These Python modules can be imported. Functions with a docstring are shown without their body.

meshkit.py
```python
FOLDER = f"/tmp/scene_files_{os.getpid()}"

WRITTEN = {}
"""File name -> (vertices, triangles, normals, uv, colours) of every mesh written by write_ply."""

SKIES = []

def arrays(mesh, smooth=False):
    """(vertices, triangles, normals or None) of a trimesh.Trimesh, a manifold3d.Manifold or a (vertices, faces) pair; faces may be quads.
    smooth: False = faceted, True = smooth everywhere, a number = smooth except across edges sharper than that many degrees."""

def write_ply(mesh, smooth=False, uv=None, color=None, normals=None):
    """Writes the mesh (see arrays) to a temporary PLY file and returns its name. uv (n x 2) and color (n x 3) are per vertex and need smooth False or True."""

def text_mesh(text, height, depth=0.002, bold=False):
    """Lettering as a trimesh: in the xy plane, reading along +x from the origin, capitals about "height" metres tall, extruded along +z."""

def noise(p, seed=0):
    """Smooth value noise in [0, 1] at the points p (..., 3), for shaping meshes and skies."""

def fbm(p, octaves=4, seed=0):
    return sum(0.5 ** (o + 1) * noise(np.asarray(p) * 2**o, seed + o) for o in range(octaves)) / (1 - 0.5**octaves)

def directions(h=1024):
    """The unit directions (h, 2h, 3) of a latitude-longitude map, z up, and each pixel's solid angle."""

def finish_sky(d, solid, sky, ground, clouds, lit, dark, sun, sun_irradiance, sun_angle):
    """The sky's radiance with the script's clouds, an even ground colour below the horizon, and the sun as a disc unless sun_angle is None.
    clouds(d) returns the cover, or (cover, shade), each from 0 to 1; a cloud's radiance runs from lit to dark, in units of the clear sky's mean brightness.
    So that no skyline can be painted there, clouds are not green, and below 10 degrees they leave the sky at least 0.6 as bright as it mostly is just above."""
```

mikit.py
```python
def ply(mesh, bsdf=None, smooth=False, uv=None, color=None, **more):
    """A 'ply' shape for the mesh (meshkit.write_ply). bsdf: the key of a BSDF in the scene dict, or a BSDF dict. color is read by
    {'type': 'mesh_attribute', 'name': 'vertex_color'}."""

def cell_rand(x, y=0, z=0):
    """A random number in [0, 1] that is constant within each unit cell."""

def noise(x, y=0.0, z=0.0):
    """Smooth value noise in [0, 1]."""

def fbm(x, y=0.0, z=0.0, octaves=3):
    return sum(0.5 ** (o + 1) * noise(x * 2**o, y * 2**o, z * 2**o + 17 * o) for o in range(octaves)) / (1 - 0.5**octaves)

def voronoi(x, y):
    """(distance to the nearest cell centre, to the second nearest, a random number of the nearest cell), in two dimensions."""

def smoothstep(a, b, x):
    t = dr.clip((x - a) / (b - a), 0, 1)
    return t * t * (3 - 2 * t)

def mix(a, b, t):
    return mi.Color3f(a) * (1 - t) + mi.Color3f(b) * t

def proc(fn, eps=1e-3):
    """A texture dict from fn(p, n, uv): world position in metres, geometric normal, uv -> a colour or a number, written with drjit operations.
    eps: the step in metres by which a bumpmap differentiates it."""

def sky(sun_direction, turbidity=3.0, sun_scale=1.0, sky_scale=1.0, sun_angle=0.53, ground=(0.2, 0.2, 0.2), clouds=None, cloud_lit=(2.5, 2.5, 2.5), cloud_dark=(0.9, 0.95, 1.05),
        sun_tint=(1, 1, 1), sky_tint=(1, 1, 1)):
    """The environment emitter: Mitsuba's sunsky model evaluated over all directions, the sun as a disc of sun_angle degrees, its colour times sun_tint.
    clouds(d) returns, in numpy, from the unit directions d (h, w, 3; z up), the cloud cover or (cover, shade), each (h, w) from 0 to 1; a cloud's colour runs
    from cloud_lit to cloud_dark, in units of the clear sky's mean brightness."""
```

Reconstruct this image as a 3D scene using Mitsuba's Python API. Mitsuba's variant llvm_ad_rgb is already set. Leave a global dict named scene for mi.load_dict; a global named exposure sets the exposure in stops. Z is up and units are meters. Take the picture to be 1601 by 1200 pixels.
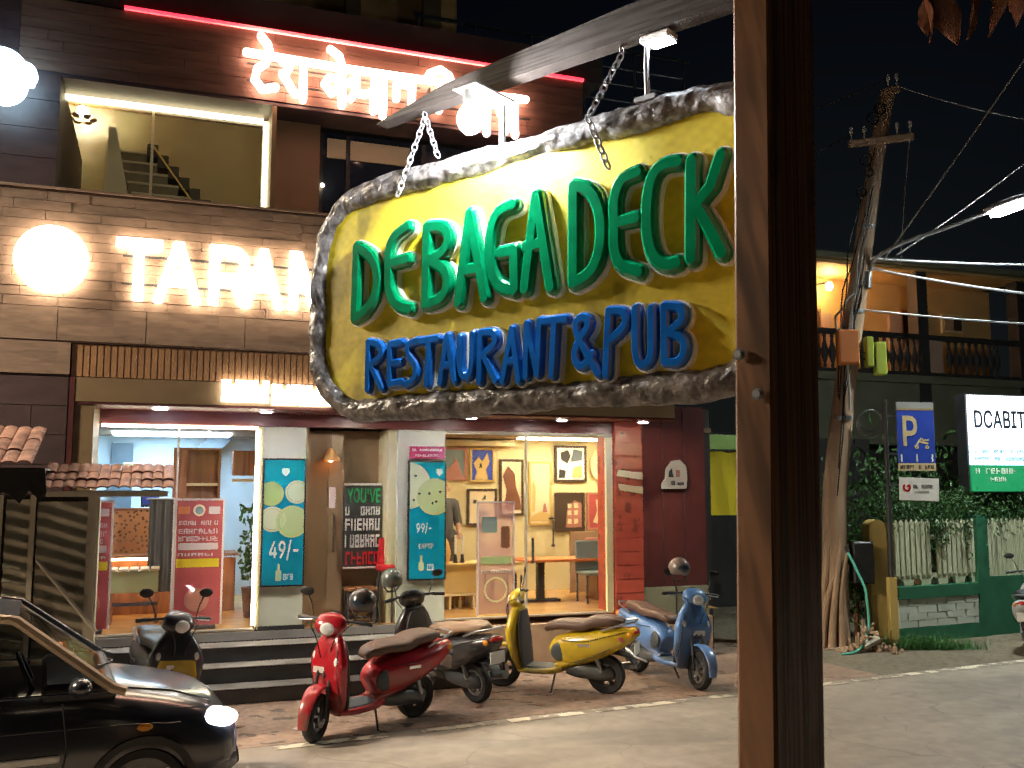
import math, random
import numpy as np, trimesh, drjit as dr, mitsuba as mi, manifold3d as m3
from shapely.geometry import LineString, Polygon, Point
from shapely.ops import unary_union
from shapely import affinity
from scipy.interpolate import PchipInterpolator
from scipy.spatial import ConvexHull
import mikit, meshkit
from mikit import proc, noise, fbm, voronoi, cell_rand, smoothstep, mix

T = mi.ScalarTransform4f
rng = random.Random(7)
nrng = np.random.default_rng(7)
scene, labels = {}, {}
PI = math.pi

# ------------------------------------------------------------------ camera, sky, exposure
EYE = 2.25
scene['camera'] = {'type': 'thinlens', 'aperture_radius': 0.0028, 'focus_distance': 4.5, 'fov': 56.2, 'fov_axis': 'x', 'near_clip': 0.05, 'far_clip': 900.0,
                   'to_world': T().look_at(origin=[0, 0, EYE], target=[0, math.cos(math.radians(6.28)), EYE + math.sin(math.radians(6.28))], up=[0, 0, 1])}
scene['sky'] = {**mikit.sky([0.3, 0.9, 0.25], turbidity=3, sun_scale=0.0, sky_scale=0.008, sky_tint=(0.55, 0.75, 1.25)), 'sampling_weight': 2.0}
exposure = 1.3

# ------------------------------------------------------------------ frames (metres): x along a front, y inward, z up
def frame(ox, oy, ux, uy, oz=0.0):
    l = math.hypot(ux, uy); ux, uy = ux / l, uy / l
    m = np.eye(4); m[:3, 0] = [ux, uy, 0]; m[:3, 1] = [-uy, ux, 0]; m[:3, 3] = [ox, oy, oz]
    return m
FAC = frame(-3.05, 11.4, 0.9397, 0.3420)          # the restaurant front (glazing line is y = 0)
ROAD = frame(-2.345, 8.663, 0.899, 0.438)         # the far edge of the road is y = 0
PX, PY = 0.621 / math.hypot(.621, .784), 0.784 / math.hypot(.621, .784)
SIGN = frame(PX * 2.38, PY * 2.38, PY, -PX)       # the hanging board, x to the right along it

# ------------------------------------------------------------------ keys
def numbered(k):
    if k not in scene and k not in labels: return k
    i = 1
    while f'{k}_{i:03d}' in scene or f'{k}_{i:03d}' in labels: i += 1
    return f'{k}_{i:03d}'
def thing(name, label, cat, group=None):
    k = numbered(name); labels[k] = {'label': label, 'category': cat}
    if group: labels[k]['group'] = group
    return k
_cnt = {}
def part(parent, name, shape, label=None, kind=None):
    b = f'{parent}__{name}'; i = _cnt.get(b, 0); _cnt[b] = i + 1
    k = b if i == 0 else f'{b}_{i:03d}'
    scene[k] = shape
    if label or kind:
        labels[k] = {}
        if label: labels[k]['label'] = label
        if kind: labels[k]['kind'] = kind
    return k
def single(name, label, cat, shape, group=None, kind=None):
    k = thing(name, label, cat, group); scene[k] = shape
    if kind: labels[k]['kind'] = kind
    return k
def struct(name, shape):
    k = numbered(name); scene[k] = shape; labels[k] = {'kind': 'structure'}; return k

# ------------------------------------------------------------------ materials
def mat(name, col, rough=0.6, metal=0.0, spec=0.5, bump=None, **kw):
    d = {'type': 'principled', 'roughness': rough, 'metallic': metal, 'specular': spec, **kw}
    d['base_color'] = proc(col) if callable(col) else {'type': 'rgb', 'value': list(col)}
    if bump: d = {'type': 'bumpmap', 'arbitrary': proc(bump[0], bump[2] if len(bump) > 2 else 2e-3), 'scale': bump[1], 'bsdf': d}
    scene[name] = {'type': 'twosided', 'bsdf': d}
    return name
def emit(v, w=1.0): return {'emitter': {'type': 'area', 'radiance': {'type': 'rgb', 'value': list(v)}, 'sampling_weight': float(w)}}
C = lambda r, g, b: mi.Color3f(r, g, b)
mat('m_black', (.012, .012, .013), .45); mat('m_rubber', (.02, .02, .021), .75); mat('m_dark', (.03, .03, .033), .55)
mat('m_chrome', (.75, .75, .78), .18, 1.0); mat('m_steel', (.42, .44, .46), .35, 1.0); mat('m_galv', (.55, .57, .6), .42, .8)
mat('m_white', (.78, .77, .74), .5); mat('m_cream', (.72, .62, .38), .6); mat('m_grey', (.3, .3, .29), .7)
mat('m_engine', (.11, .12, .12), .45, .6); mat('m_lens_red', (.45, .02, .015), .2); mat('m_lens_amber', (.65, .25, .02), .2)
mat('m_glasslamp', (.75, .78, .8), .08, 0.2, .9)
def c_road(p, n, uv):
    a = fbm(p.x * .55, p.y * .55, 0., 4); b = fbm(p.x * 9., p.y * 9., 3., 3)
    g = mix((.25, .212, .175), (.315, .270, .222), smoothstep(.3, .7, a))
    st = smoothstep(.60, .72, fbm(p.x * .35 + 3., p.y * 1.1 + 9., 1., 4))
    v, v2, r = voronoi(p.x * .75 + .6 * fbm(p.x * 2., p.y * 2., 7., 2), p.y * .75)
    crack = (1 - smoothstep(.0, .018, v2 - v)) * smoothstep(.45, .6, noise(p.x * .3, p.y * .3, 2.))
    u_ = p.x * .899 + p.y * .438; w_ = -p.x * .438 + p.y * .899
    tr = smoothstep(.52, .66, fbm(u_ * .16, w_ * 2.4, 5., 3))
    g = g * (1 - .12 * tr)
    return g * (0.82 + .32 * b) * (1 - .16 * st) * (1 - .22 * crack)
mat('m_road', c_road, .62, bump=(lambda p, n, uv: fbm(p.x * 45., p.y * 45., 0., 3) + .9 * fbm(p.x * 6., p.y * 6., 2., 2), .006))
def c_shoulder(p, n, uv):
    a = fbm(p.x * 1.6, p.y * 1.6, 0., 4); b = fbm(p.x * 17., p.y * 17., 3., 2)
    sp = smoothstep(.70, .76, fbm(p.x * 5., p.y * 8., 8., 3))
    return mix((.185, .12, .088), (.275, .19, .14), a) * (.7 + .6 * b) * (1 - .6 * sp)
mat('m_shoulder', c_shoulder, .8, bump=(lambda p, n, uv: fbm(p.x * 30., p.y * 30., 0., 3), .012))
mat('m_ground', lambda p, n, uv: mix((.09, .075, .05), (.17, .14, .1), fbm(p.x * 1.3, p.y * 1.3, 0., 4)) * (.7 + .6 * noise(p.x * 25., p.y * 25.)), .9)
mat('m_line', lambda p, n, uv: mix((.24, .2, .16), (.58, .52, .41), smoothstep(.36, .56, fbm(p.x * 9., p.y * 9., 0., 3))), .6)
def c_wood(p, n, uv):
    x = p.x * 14. + p.y * 14.; w = fbm(x * 2.2, p.z * 1.1, 2., 3)
    g = noise(x * 9. + w * 7., p.z * 1.8, 4.); f = fbm(x * 40., p.z * 6., 1., 2)
    k = smoothstep(.72, .85, fbm(p.x * 7. + p.y * 7., p.z * 3., 9., 3))
    gr = smoothstep(.60, .78, fbm(x * 5.5, p.z * .9, 6., 3))
    return mix((.060, .025, .012), (.245, .118, .058), smoothstep(.2, .8, .55 * g + .45 * f)) * (1 - .5 * k) * (1 - .45 * gr)
mat('m_post', c_wood, .42, bump=(lambda p, n, uv: noise((p.x + p.y) * 150., p.z * 9., 4.) + noise((p.x + p.y) * 50., p.z * 4., 1.), .0018, 1e-3))
def c_tile(p, n, uv):
    s = p.x * .9397 + p.y * .342
    r = cell_rand(dr.floor(s * 1.9), dr.floor(p.z * 9.9), 3.)
    return mix((.165, .112, .082), (.215, .148, .108), r) * (.75 + .5 * fbm(s * 7., p.z * 25., 0., 3))
mat('m_clad', c_tile, .55, bump=(lambda p, n, uv: fbm(p.x * 12., p.y * 12., p.z * 45., 3), .004))
mat('m_clad_dark', lambda p, n, uv: mix((.034, .020, .024), (.062, .036, .036), fbm((p.x + p.y) * 2.5, p.z * 9., 0., 3)), .5)
mat('m_fascia', lambda p, n, uv: mix((.085, .048, .040), (.155, .088, .066), fbm((p.x * .94 + p.y * .34) * 3., p.z * 30., 0., 3)), .5)
mat('m_rib', lambda p, n, uv: mix((.21, .11, .055), (.34, .19, .09), fbm(p.x * 9., p.y * 9., p.z * 3., 3)), .5)
mat('m_tan', lambda p, n, uv: mix((.13, .088, .045), (.19, .132, .07), fbm(p.x * 4., p.y * 4., p.z * 4., 3)), .55)
mat('m_maroon', lambda p, n, uv: mix((.055, .012, .012), (.09, .02, .019), fbm(p.x * 4., p.y * 4., p.z * 2., 3)), .45)
mat('m_redpaint', lambda p, n, uv: mix((.32, .045, .03), (.46, .085, .05), fbm(p.x * 5., p.y * 5., p.z * 12., 3)) * (1 - .5 * smoothstep(.62, .7, fbm(p.x * 9., p.y * 9., p.z * 5. + 4., 3))), .5)
mat('m_pillar', lambda p, n, uv: mix((.50, .53, .43), (.62, .63, .53), fbm(p.x * 3., p.y * 3., p.z * 3., 3)), .6)
mat('m_step', lambda p, n, uv: mix((.008, .009, .010), (.022, .023, .024), fbm(p.x * 6., p.y * 6., p.z * 6., 3)), .35)
mat('m_tread', lambda p, n, uv: mix((.13, .12, .11), (.22, .205, .19), fbm(p.x * 6., p.y * 6., 0., 3)), .5)
mat('m_floor', lambda p, n, uv: mix((.36, .20, .07), (.52, .31, .12), fbm(p.x * 3., p.y * 9., 0., 3)), .3)
mat('m_brownwall', lambda p, n, uv: mix((.19, .125, .07), (.25, .17, .10), fbm(p.x * 3., p.y * 3., p.z * 1., 3)), .5)
mat('m_creamwall', (.68, .61, .36), .7); mat('m_coolwall', (.50, .58, .64), .6); mat('m_slate', (.09, .12, .15), .5)
mat('m_wood_in', lambda p, n, uv: mix((.20, .075, .03), (.36, .15, .06), noise((p.x + p.y) * 22. + fbm(p.x * 3., p.y * 3., p.z, 2) * 5., p.z * 2.)), .4)
mat('m_lattice', lambda p, n, uv: mix((.10, .035, .015), (.50, .22, .09), smoothstep(.15, .3, voronoi((p.x + p.y * .4) * 14., p.z * 14.)[0])), .5)
mat('m_olive', lambda p, n, uv: mix((.34, .30, .18), (.44, .39, .25), fbm(p.x * 2., p.y * 2., p.z * 2., 3)), .7)
mat('m_stairgrey', (.15, .14, .11), .7); mat('m_stairdark', (.055, .05, .045), .7)
mat('m_corr', lambda p, n, uv: mix((.28, .275, .22), (.48, .465, .37), fbm(p.x * 2., p.y * 2., p.z * 4., 4)) * (1 - .35 * smoothstep(.6, .7, fbm(p.x * 4., p.y * 4., p.z * 2. + 5., 3))), .5, .2)
mat('m_terracotta', lambda p, n, uv: mix((.09, .042, .032), (.27, .145, .105), noise(p.x * 9., p.y * 9., p.z * 9.)) * (.5 + .8 * fbm(p.x * 22., p.y * 22., p.z * 22., 2)), .75)
mat('m_paleframe', (.46, .43, .35), .6)
mat('m_yellowboard', lambda p, n, uv: mix((.54, .43, .022), (.70, .57, .030), fbm(p.x * 9., p.y * 9., p.z * 9., 4)) * (.9 + .2 * noise(p.x * 60., p.y * 60., p.z * 60.)) * (1 - .35 * smoothstep(.60, .75, fbm(p.x * 5. - p.y * 5., p.z * 3., 4., 4))), .55, 0, .35,
    bump=(lambda p, n, uv: fbm(p.x * 40., p.y * 40., p.z * 40., 3), .0012, 1e-3))
mat('m_green', lambda p, n, uv: mix((.0, .12, .048), (.0, .225, .085), fbm(p.x * 16., p.y * 16., p.z * 16., 3)), .16, 0, .7)
mat('m_blue', lambda p, n, uv: mix((.004, .065, .26), (.008, .125, .46), fbm(p.x * 16., p.y * 16., p.z * 16., 3)), .16, 0, .7)
mat('m_outline', (.66, .66, .60), .4)
def c_bark(p, n, uv):
    a = fbm(p.x * 26., p.y * 26., p.z * 26., 4); b = fbm(p.x * 70., p.y * 70., p.z * 40., 3)
    return mix((.045, .037, .035), (.29, .275, .27), smoothstep(.32, .78, .6 * a + .4 * b))
mat('m_bark', c_bark, .36, 0, .6, bump=(lambda p, n, uv: fbm(p.x * 60., p.y * 60., p.z * 60., 3), .005, 1e-3))
mat('m_beam', lambda p, n, uv: mix((.022, .018, .016), (.06, .05, .045), noise((p.x - p.y) * 6., p.z * 160., 1.)), .45)
mat('m_conc', lambda p, n, uv: mix((.24, .155, .10), (.42, .285, .185), fbm(p.x * 6., p.y * 6., p.z * 2.5, 4)), .8)
mat('m_leaf', lambda p, n, uv: mix((.012, .045, .010), (.05, .13, .03), cell_rand(dr.floor(p.x * 24.), dr.floor(p.y * 24.), dr.floor(p.z * 24.))), .5)
mat('m_grass', lambda p, n, uv: mix((.02, .09, .02), (.07, .2, .05), cell_rand(dr.floor(p.x * 30.), dr.floor(p.y * 30.), 1.)), .6)
mat('m_dryleaf', lambda p, n, uv: mix((.09, .03, .014), (.20, .09, .045), fbm(p.x * 9., p.y * 9., p.z * 9., 3)), .6)
mat('m_picket', lambda p, n, uv: mix((.50, .52, .33), (.62, .62, .44), fbm(p.x * 6., p.y * 6., p.z * 3., 3)), .6)
mat('m_greenwall', lambda p, n, uv: mix((.015, .10, .05), (.035, .17, .09), fbm(p.x * 4., p.y * 4., p.z * 4., 4)), .6)
mat('m_palewall', lambda p, n, uv: mix((.46, .49, .41), (.62, .63, .55), fbm(p.x * 4., p.y * 4., p.z * 6., 4)), .7)
mat('m_ochre', lambda p, n, uv: mix((.42, .29, .08), (.58, .43, .15), fbm(p.x * 5., p.y * 5., p.z * 1.5, 4)), .6)
mat('m_housewall', lambda p, n, uv: mix((.46, .27, .10), (.58, .36, .15), fbm(p.x * 1.5, p.y * 1.5, p.z * 1.5, 4)), .7)
mat('m_houselow', lambda p, n, uv: mix((.12, .125, .08), (.19, .19, .13), fbm(p.x * 1.5, p.y * 1.5, p.z * 1.5, 4)), .8)
mat('m_pink', (.42, .27, .21), .7); mat('m_door', (.05, .03, .022), .5)
mat('m_postergreen', (.42, .52, .24), .5); mat('m_posterblue', (.0, .23, .36), .35); mat('m_poster_lime', (.36, .55, .16), .5); mat('m_poster_pale', (.55, .62, .38), .5)
mat('m_magenta', (.36, .015, .09), .5); mat('m_standee', (.36, .06, .07), .5); mat('m_standee_pale', (.60, .52, .56), .5); mat('m_yellow', (.62, .47, .02), .5)
mat('m_signgreen', (.0, .36, .10), .5); mat('m_signred', (.52, .015, .02), .5); mat('m_signblue', (.03, .07, .46), .45); mat('m_pcream', (.62, .50, .30), .5)
mat('m_navyglass', (.02, .03, .05), .08, 0, .9); mat('m_navywall', (.030, .030, .042), .6)
mat('m_orange', (.50, .17, .05), .6); mat('m_limebox', (.27, .34, .04), .5); mat('m_skin', (.26, .14, .085), .6); mat('m_shirt', (.045, .042, .04), .85); mat('m_hair', (.012, .009, .008), .6)
mat('m_canvas_blue', (.03, .06, .40), .5); mat('m_canvas_brown', (.15, .055, .03), .5); mat('m_canvas_gold', (.62, .45, .17), .5); mat('m_canvas_pale', (.72, .62, .42), .5); mat('m_canvas_teal', (.16, .22, .23), .5)
mat('m_canvas_rose', (.40, .17, .13), .5); mat('m_sack', (.55, .32, .10), .75); mat('m_cyan', (.10, .46, .36), .5); mat('m_parapet', (.03, .027, .027), .7)
mat('m_carpaint', (.022, .025, .034), .18, 0, .7, clearcoat=1.0, clearcoat_gloss=.95); mat('m_tan_sheen', (.55, .42, .30), .4)  # the tan colour carries the reflection on near pillar and roof edge
mat('m_seat', (.10, .055, .038), .5); mat('m_seat_tan', (.30, .20, .13), .55); mat('m_floorgrey', (.05, .06, .065), .6)
mat('m_emblem', (.62, .54, .46), .6)
scene['m_film'] = {'type': 'mask', 'opacity': .42, 'bsdf': {'type': 'twosided', 'bsdf': {'type': 'diffuse', 'reflectance': {'type': 'rgb', 'value': [.42, .22, .26]}}}}
scene['m_glass'] = {'type': 'thindielectric', 'int_ior': 1.5}
scene['m_tint'] = {'type': 'thindielectric', 'int_ior': 1.5, 'specular_transmittance': {'type': 'rgb', 'value': [.35, .36, .36]}}
def paint(name, col):
    return mat(name, lambda p, n, uv: mix(col, (.16, .12, .085), .75 * smoothstep(.62, .12, p.z) * smoothstep(.3, .75, fbm(p.x * 9., p.y * 9., p.z * 9., 3)) + .10 * smoothstep(.5, .8, fbm(p.x * 30., p.y * 30., p.z * 30., 2))), .24, 0, .6, clearcoat=.9, clearcoat_gloss=.9)
paint('m_sc_red', (.33, .005, .014)); paint('m_sc_black', (.014, .014, .016)); paint('m_sc_yellow', (.50, .34, .012)); paint('m_sc_blue', (.085, .19, .42)); paint('m_sc_dark', (.02, .022, .03)); paint('m_sc_white', (.5, .5, .5)); paint('m_sc_maroon', (.06, .012, .012))

# ------------------------------------------------------------------ mesh helpers
def tm(v, f): return trimesh.Trimesh(np.asarray(v, float), np.asarray(f, int), process=False)
def cat(ms): return trimesh.util.concatenate(ms)
def moved(m, M): m = m.copy(); m.apply_transform(M); return m
def bx(x0, x1, y0, y1, z0, z1, r=0.0):
    if r <= 0:
        m = trimesh.creation.box((x1 - x0, y1 - y0, z1 - z0)); m.apply_translation(((x0 + x1) / 2, (y0 + y1) / 2, (z0 + z1) / 2)); return m
    pts = []
    for sx, x in ((1, x0), (-1, x1)):
        for sy, y in ((1, y0), (-1, y1)):
            for sz, z in ((1, z0), (-1, z1)):
                pts += [(x + sx * r, y + sy * r, z), (x + sx * r, y, z + sz * r), (x, y + sy * r, z + sz * r)]
    return trimesh.Trimesh(np.array(pts)).convex_hull
UNIT = {}
def unitbox(b):
    if b not in UNIT: UNIT[b] = mikit.ply(trimesh.creation.box((1, 1, 1)), b)
    return UNIT[b]
def boxin(F, b, x0, x1, y0, y1, z0, z1, tilt=None):
    """a shared unit box placed by to_world in the frame F"""
    m = np.eye(4); m[0, 0], m[1, 1], m[2, 2] = x1 - x0, y1 - y0, z1 - z0
    if tilt is not None: m = trimesh.transformations.rotation_matrix(tilt[0], tilt[1]) @ m
    m[:3, 3] = [(x0 + x1) / 2, (y0 + y1) / 2, (z0 + z1) / 2]
    return {**unitbox(b), 'to_world': T((F @ m).tolist())}
def P(mesh, b, F=None, smooth=False, **kw): return mikit.ply(mesh if F is None else moved(mesh, F), b, smooth, **kw)
def tube(pts, r, n=8, caps=True):
    p = np.asarray(pts, float); rr = np.broadcast_to(np.asarray(r, float), (len(p),))
    t = np.gradient(p, axis=0); t /= np.linalg.norm(t, axis=1, keepdims=True) + 1e-12
    a = np.cross(t[0], [0, 0, 1.0] if abs(t[0][2]) < .9 else [1.0, 0, 0]); a /= np.linalg.norm(a)
    vs = []
    for i in range(len(p)):
        a = a - t[i] * (a @ t[i]); a /= np.linalg.norm(a); b = np.cross(t[i], a)
        an = np.arange(n) * 2 * PI / n
        vs.append(p[i] + rr[i] * (np.cos(an)[:, None] * a + np.sin(an)[:, None] * b))
    v = np.vstack(vs); f = []
    for i in range(len(p) - 1):
        for j in range(n):
            q = [i * n + j, i * n + (j + 1) % n, (i + 1) * n + (j + 1) % n, (i + 1) * n + j]
            f += [[q[0], q[1], q[2]], [q[0], q[2], q[3]]]
    if caps:
        k = len(v); v = np.vstack([v, p[:1], p[-1:]]); e = (len(p) - 1) * n
        for j in range(n): f += [[k, (j + 1) % n, j], [k + 1, e + j, e + (j + 1) % n]]
    return tm(v, f)
def curve(pts, k=24):
    p = np.asarray(pts, float); s = np.r_[0, np.cumsum(np.linalg.norm(np.diff(p, axis=0), axis=1))]
    u = np.linspace(0, s[-1], k); return np.stack([PchipInterpolator(s, p[:, i])(u) for i in range(3)], 1)
def loft(st, n=20, k=None, e=2.6, up=None):
    """stations (x, z, halfwidth, halfheight): closed superelliptic body along a path in the x-z plane"""
    s = np.asarray(st, float); d = np.r_[0, np.cumsum(np.hypot(np.diff(s[:, 0]), np.diff(s[:, 1])))]
    k = k or 3 * len(s); u = np.linspace(0, d[-1], k)
    s = np.stack([PchipInterpolator(d, s[:, i])(u) for i in range(4)], 1)
    t = np.gradient(s[:, :2], axis=0); t /= np.linalg.norm(t, axis=1, keepdims=True) + 1e-12
    nx, nz = -t[:, 1], t[:, 0]
    an = np.arange(n) * 2 * PI / n; ca, sa = np.cos(an), np.sin(an)
    y = np.sign(ca) * abs(ca) ** (2 / e); w = np.sign(sa) * abs(sa) ** (2 / e)
    v = []
    for i in range(k):
        v.append(np.stack([s[i, 0] + nx[i] * w * s[i, 3], y * s[i, 2], s[i, 1] + nz[i] * w * s[i, 3]], 1))
    v = np.vstack(v); f = []
    for i in range(k - 1):
        for j in range(n):
            q = [i * n + j, i * n + (j + 1) % n, (i + 1) * n + (j + 1) % n, (i + 1) * n + j]
            f += [[q[0], q[2], q[1]], [q[0], q[3], q[2]]]
    c = len(v); v = np.vstack([v, v[:n].mean(0), v[-n:].mean(0)]); e0 = (k - 1) * n
    for j in range(n): f += [[c, j, (j + 1) % n], [c + 1, e0 + (j + 1) % n, e0 + j]]
    m = tm(v, f); m.fix_normals(); return m
def ell(c, r, sub=2):
    m = trimesh.creation.icosphere(subdivisions=sub); m.apply_scale(r); m.apply_translation(c); return m
def cyl(p0, p1, r, n=16, r2=None): return tube([p0, p1], [r, r if r2 is None else r2], n)
def extrude(poly, d, y0=0.0):
    """a polygon drawn in x-z, standing from y0 back to y0 + d"""
    gs = [g for g in getattr(poly, 'geoms', [poly]) if g.area > 1e-7]
    m = cat([trimesh.creation.extrude_polygon(g, d, engine='earcut') for g in gs])
    R = np.array([[1, 0, 0, 0], [0, 0, -1, d + y0], [0, 1, 0, 0], [0, 0, 0, 1.0]]); m.apply_transform(R); return m
def poly(pts): return Polygon(pts).buffer(0)
def rrect(x0, x1, z0, z1, r): return Polygon([(x0 + r, z0 + r), (x1 - r, z0 + r), (x1 - r, z1 - r), (x0 + r, z1 - r)]).buffer(r, 6)
def stroke(ls, r): return unary_union([LineString(l).buffer(r, 6) for l in ls])
def words(text, x0, x1, z0, h, d, y0, bold=False):
    m = meshkit.text_mesh(text, h, d, bold); b = m.bounds
    S = np.eye(4); S[0, 0] = (x1 - x0) / (b[1][0] - b[0][0]); S[0, 3] = x0 - b[0][0] * S[0, 0]; m.apply_transform(S)
    R = np.array([[1, 0, 0, 0], [0, 0, -1, y0 + d], [0, 1, 0, z0], [0, 0, 0, 1.0]]); m.apply_transform(R); return m
def glyph_row(x0, x1, z0, z1, n, d, y0, seed):
    """a line of print too small and blurred to read: strokes and bars of uneven letters"""
    r = random.Random(seed); ps = []; x = x0; w = (x1 - x0) / n
    for i in range(n):
        if r.random() < .1: continue
        a = x0 + i * w; b = a + w * .78; t = (b - a) * .3; h = z1 - z0
        ps.append(Polygon([(a, z0), (a + t, z0), (a + t, z1), (a, z1)]))
        if r.random() < .6: ps.append(Polygon([(b - t, z0), (b, z0), (b, z1), (b - t, z1)]))
        for lev in (0, .42, .8):
            if r.random() < .55: ps.append(Polygon([(a, z0 + lev * h), (b, z0 + lev * h), (b, z0 + (lev + .2) * h), (a, z0 + (lev + .2) * h)]))
    return extrude(unary_union(ps), d, y0)

# ================================================================== THE SETTING
def sheet(F, x0, x1, y0, y1, z, b, nx=2, ny=2):
    xs, ys = np.linspace(x0, x1, nx), np.linspace(y0, y1, ny)
    v = np.array([(x, y, z) for y in ys for x in xs]); f = []
    for j in range(ny - 1):
        for i in range(nx - 1):
            a = j * nx + i; f += [[a, a + 1, a + nx + 1], [a, a + nx + 1, a + nx]]
    return mikit.ply(moved(tm(v, f), F), b)
struct('ground', sheet(np.eye(4), -150, 150, -100, 200, -.008, 'm_ground'))
struct('road', sheet(ROAD, -60, 80, -9.5, 0, 0, 'm_road'))
struct('roadside_strip', sheet(ROAD, -60, 7.6, 0.0, 4.0, .004, 'm_shoulder'))
struct('verge', sheet(ROAD, 7.6, 60, 0.0, 2.2, .004, 'm_ground'))
ln = []
x = -6.0
while x < 26:
    l = rng.uniform(.75, 1.25); ln.append(bx(x, x + l, -.17 + rng.uniform(-.01, .01), -.05, .003, .005)); x += l + rng.uniform(.05, .35)
struct('edge_line', P(cat(ln), 'm_line', ROAD))
# a few dry leaves and wrappers lying on the strip
for i, (a, b, c) in enumerate([(.6, .45, 'm_white'), (2.5, .55, 'm_dryleaf'), (3.1, .35, 'm_dryleaf'), (1.7, .9, 'm_dryleaf'), (4.2, .8, 'm_dryleaf'), (.1, .8, 'm_dryleaf')]):
    q = ROAD @ np.array([a, b, .012, 1]); m = ell((0, 0, 0), (.07, .04, .008), 1); m.apply_transform(trimesh.transformations.rotation_matrix(i * 1.3, (0, 0, 1))); m.apply_translation(q[:3])
    if i == 0: single('paper_scrap', 'white scrap of paper on the ground before the yellow scooter', 'litter', mikit.ply(m, c, 30))
    else: single('dry_leaf', ['', 'dry leaf on the strip under the yellow scooter', 'dry leaf near the white edge line before the yellow scooter', 'dry leaf on the strip behind the red scooter', 'dry leaf on the strip below the blue scooter', 'dry leaf on the strip beside the red front wheel'][i], 'leaf', mikit.ply(m, c, 30), 'dry leaves on the strip')

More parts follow.
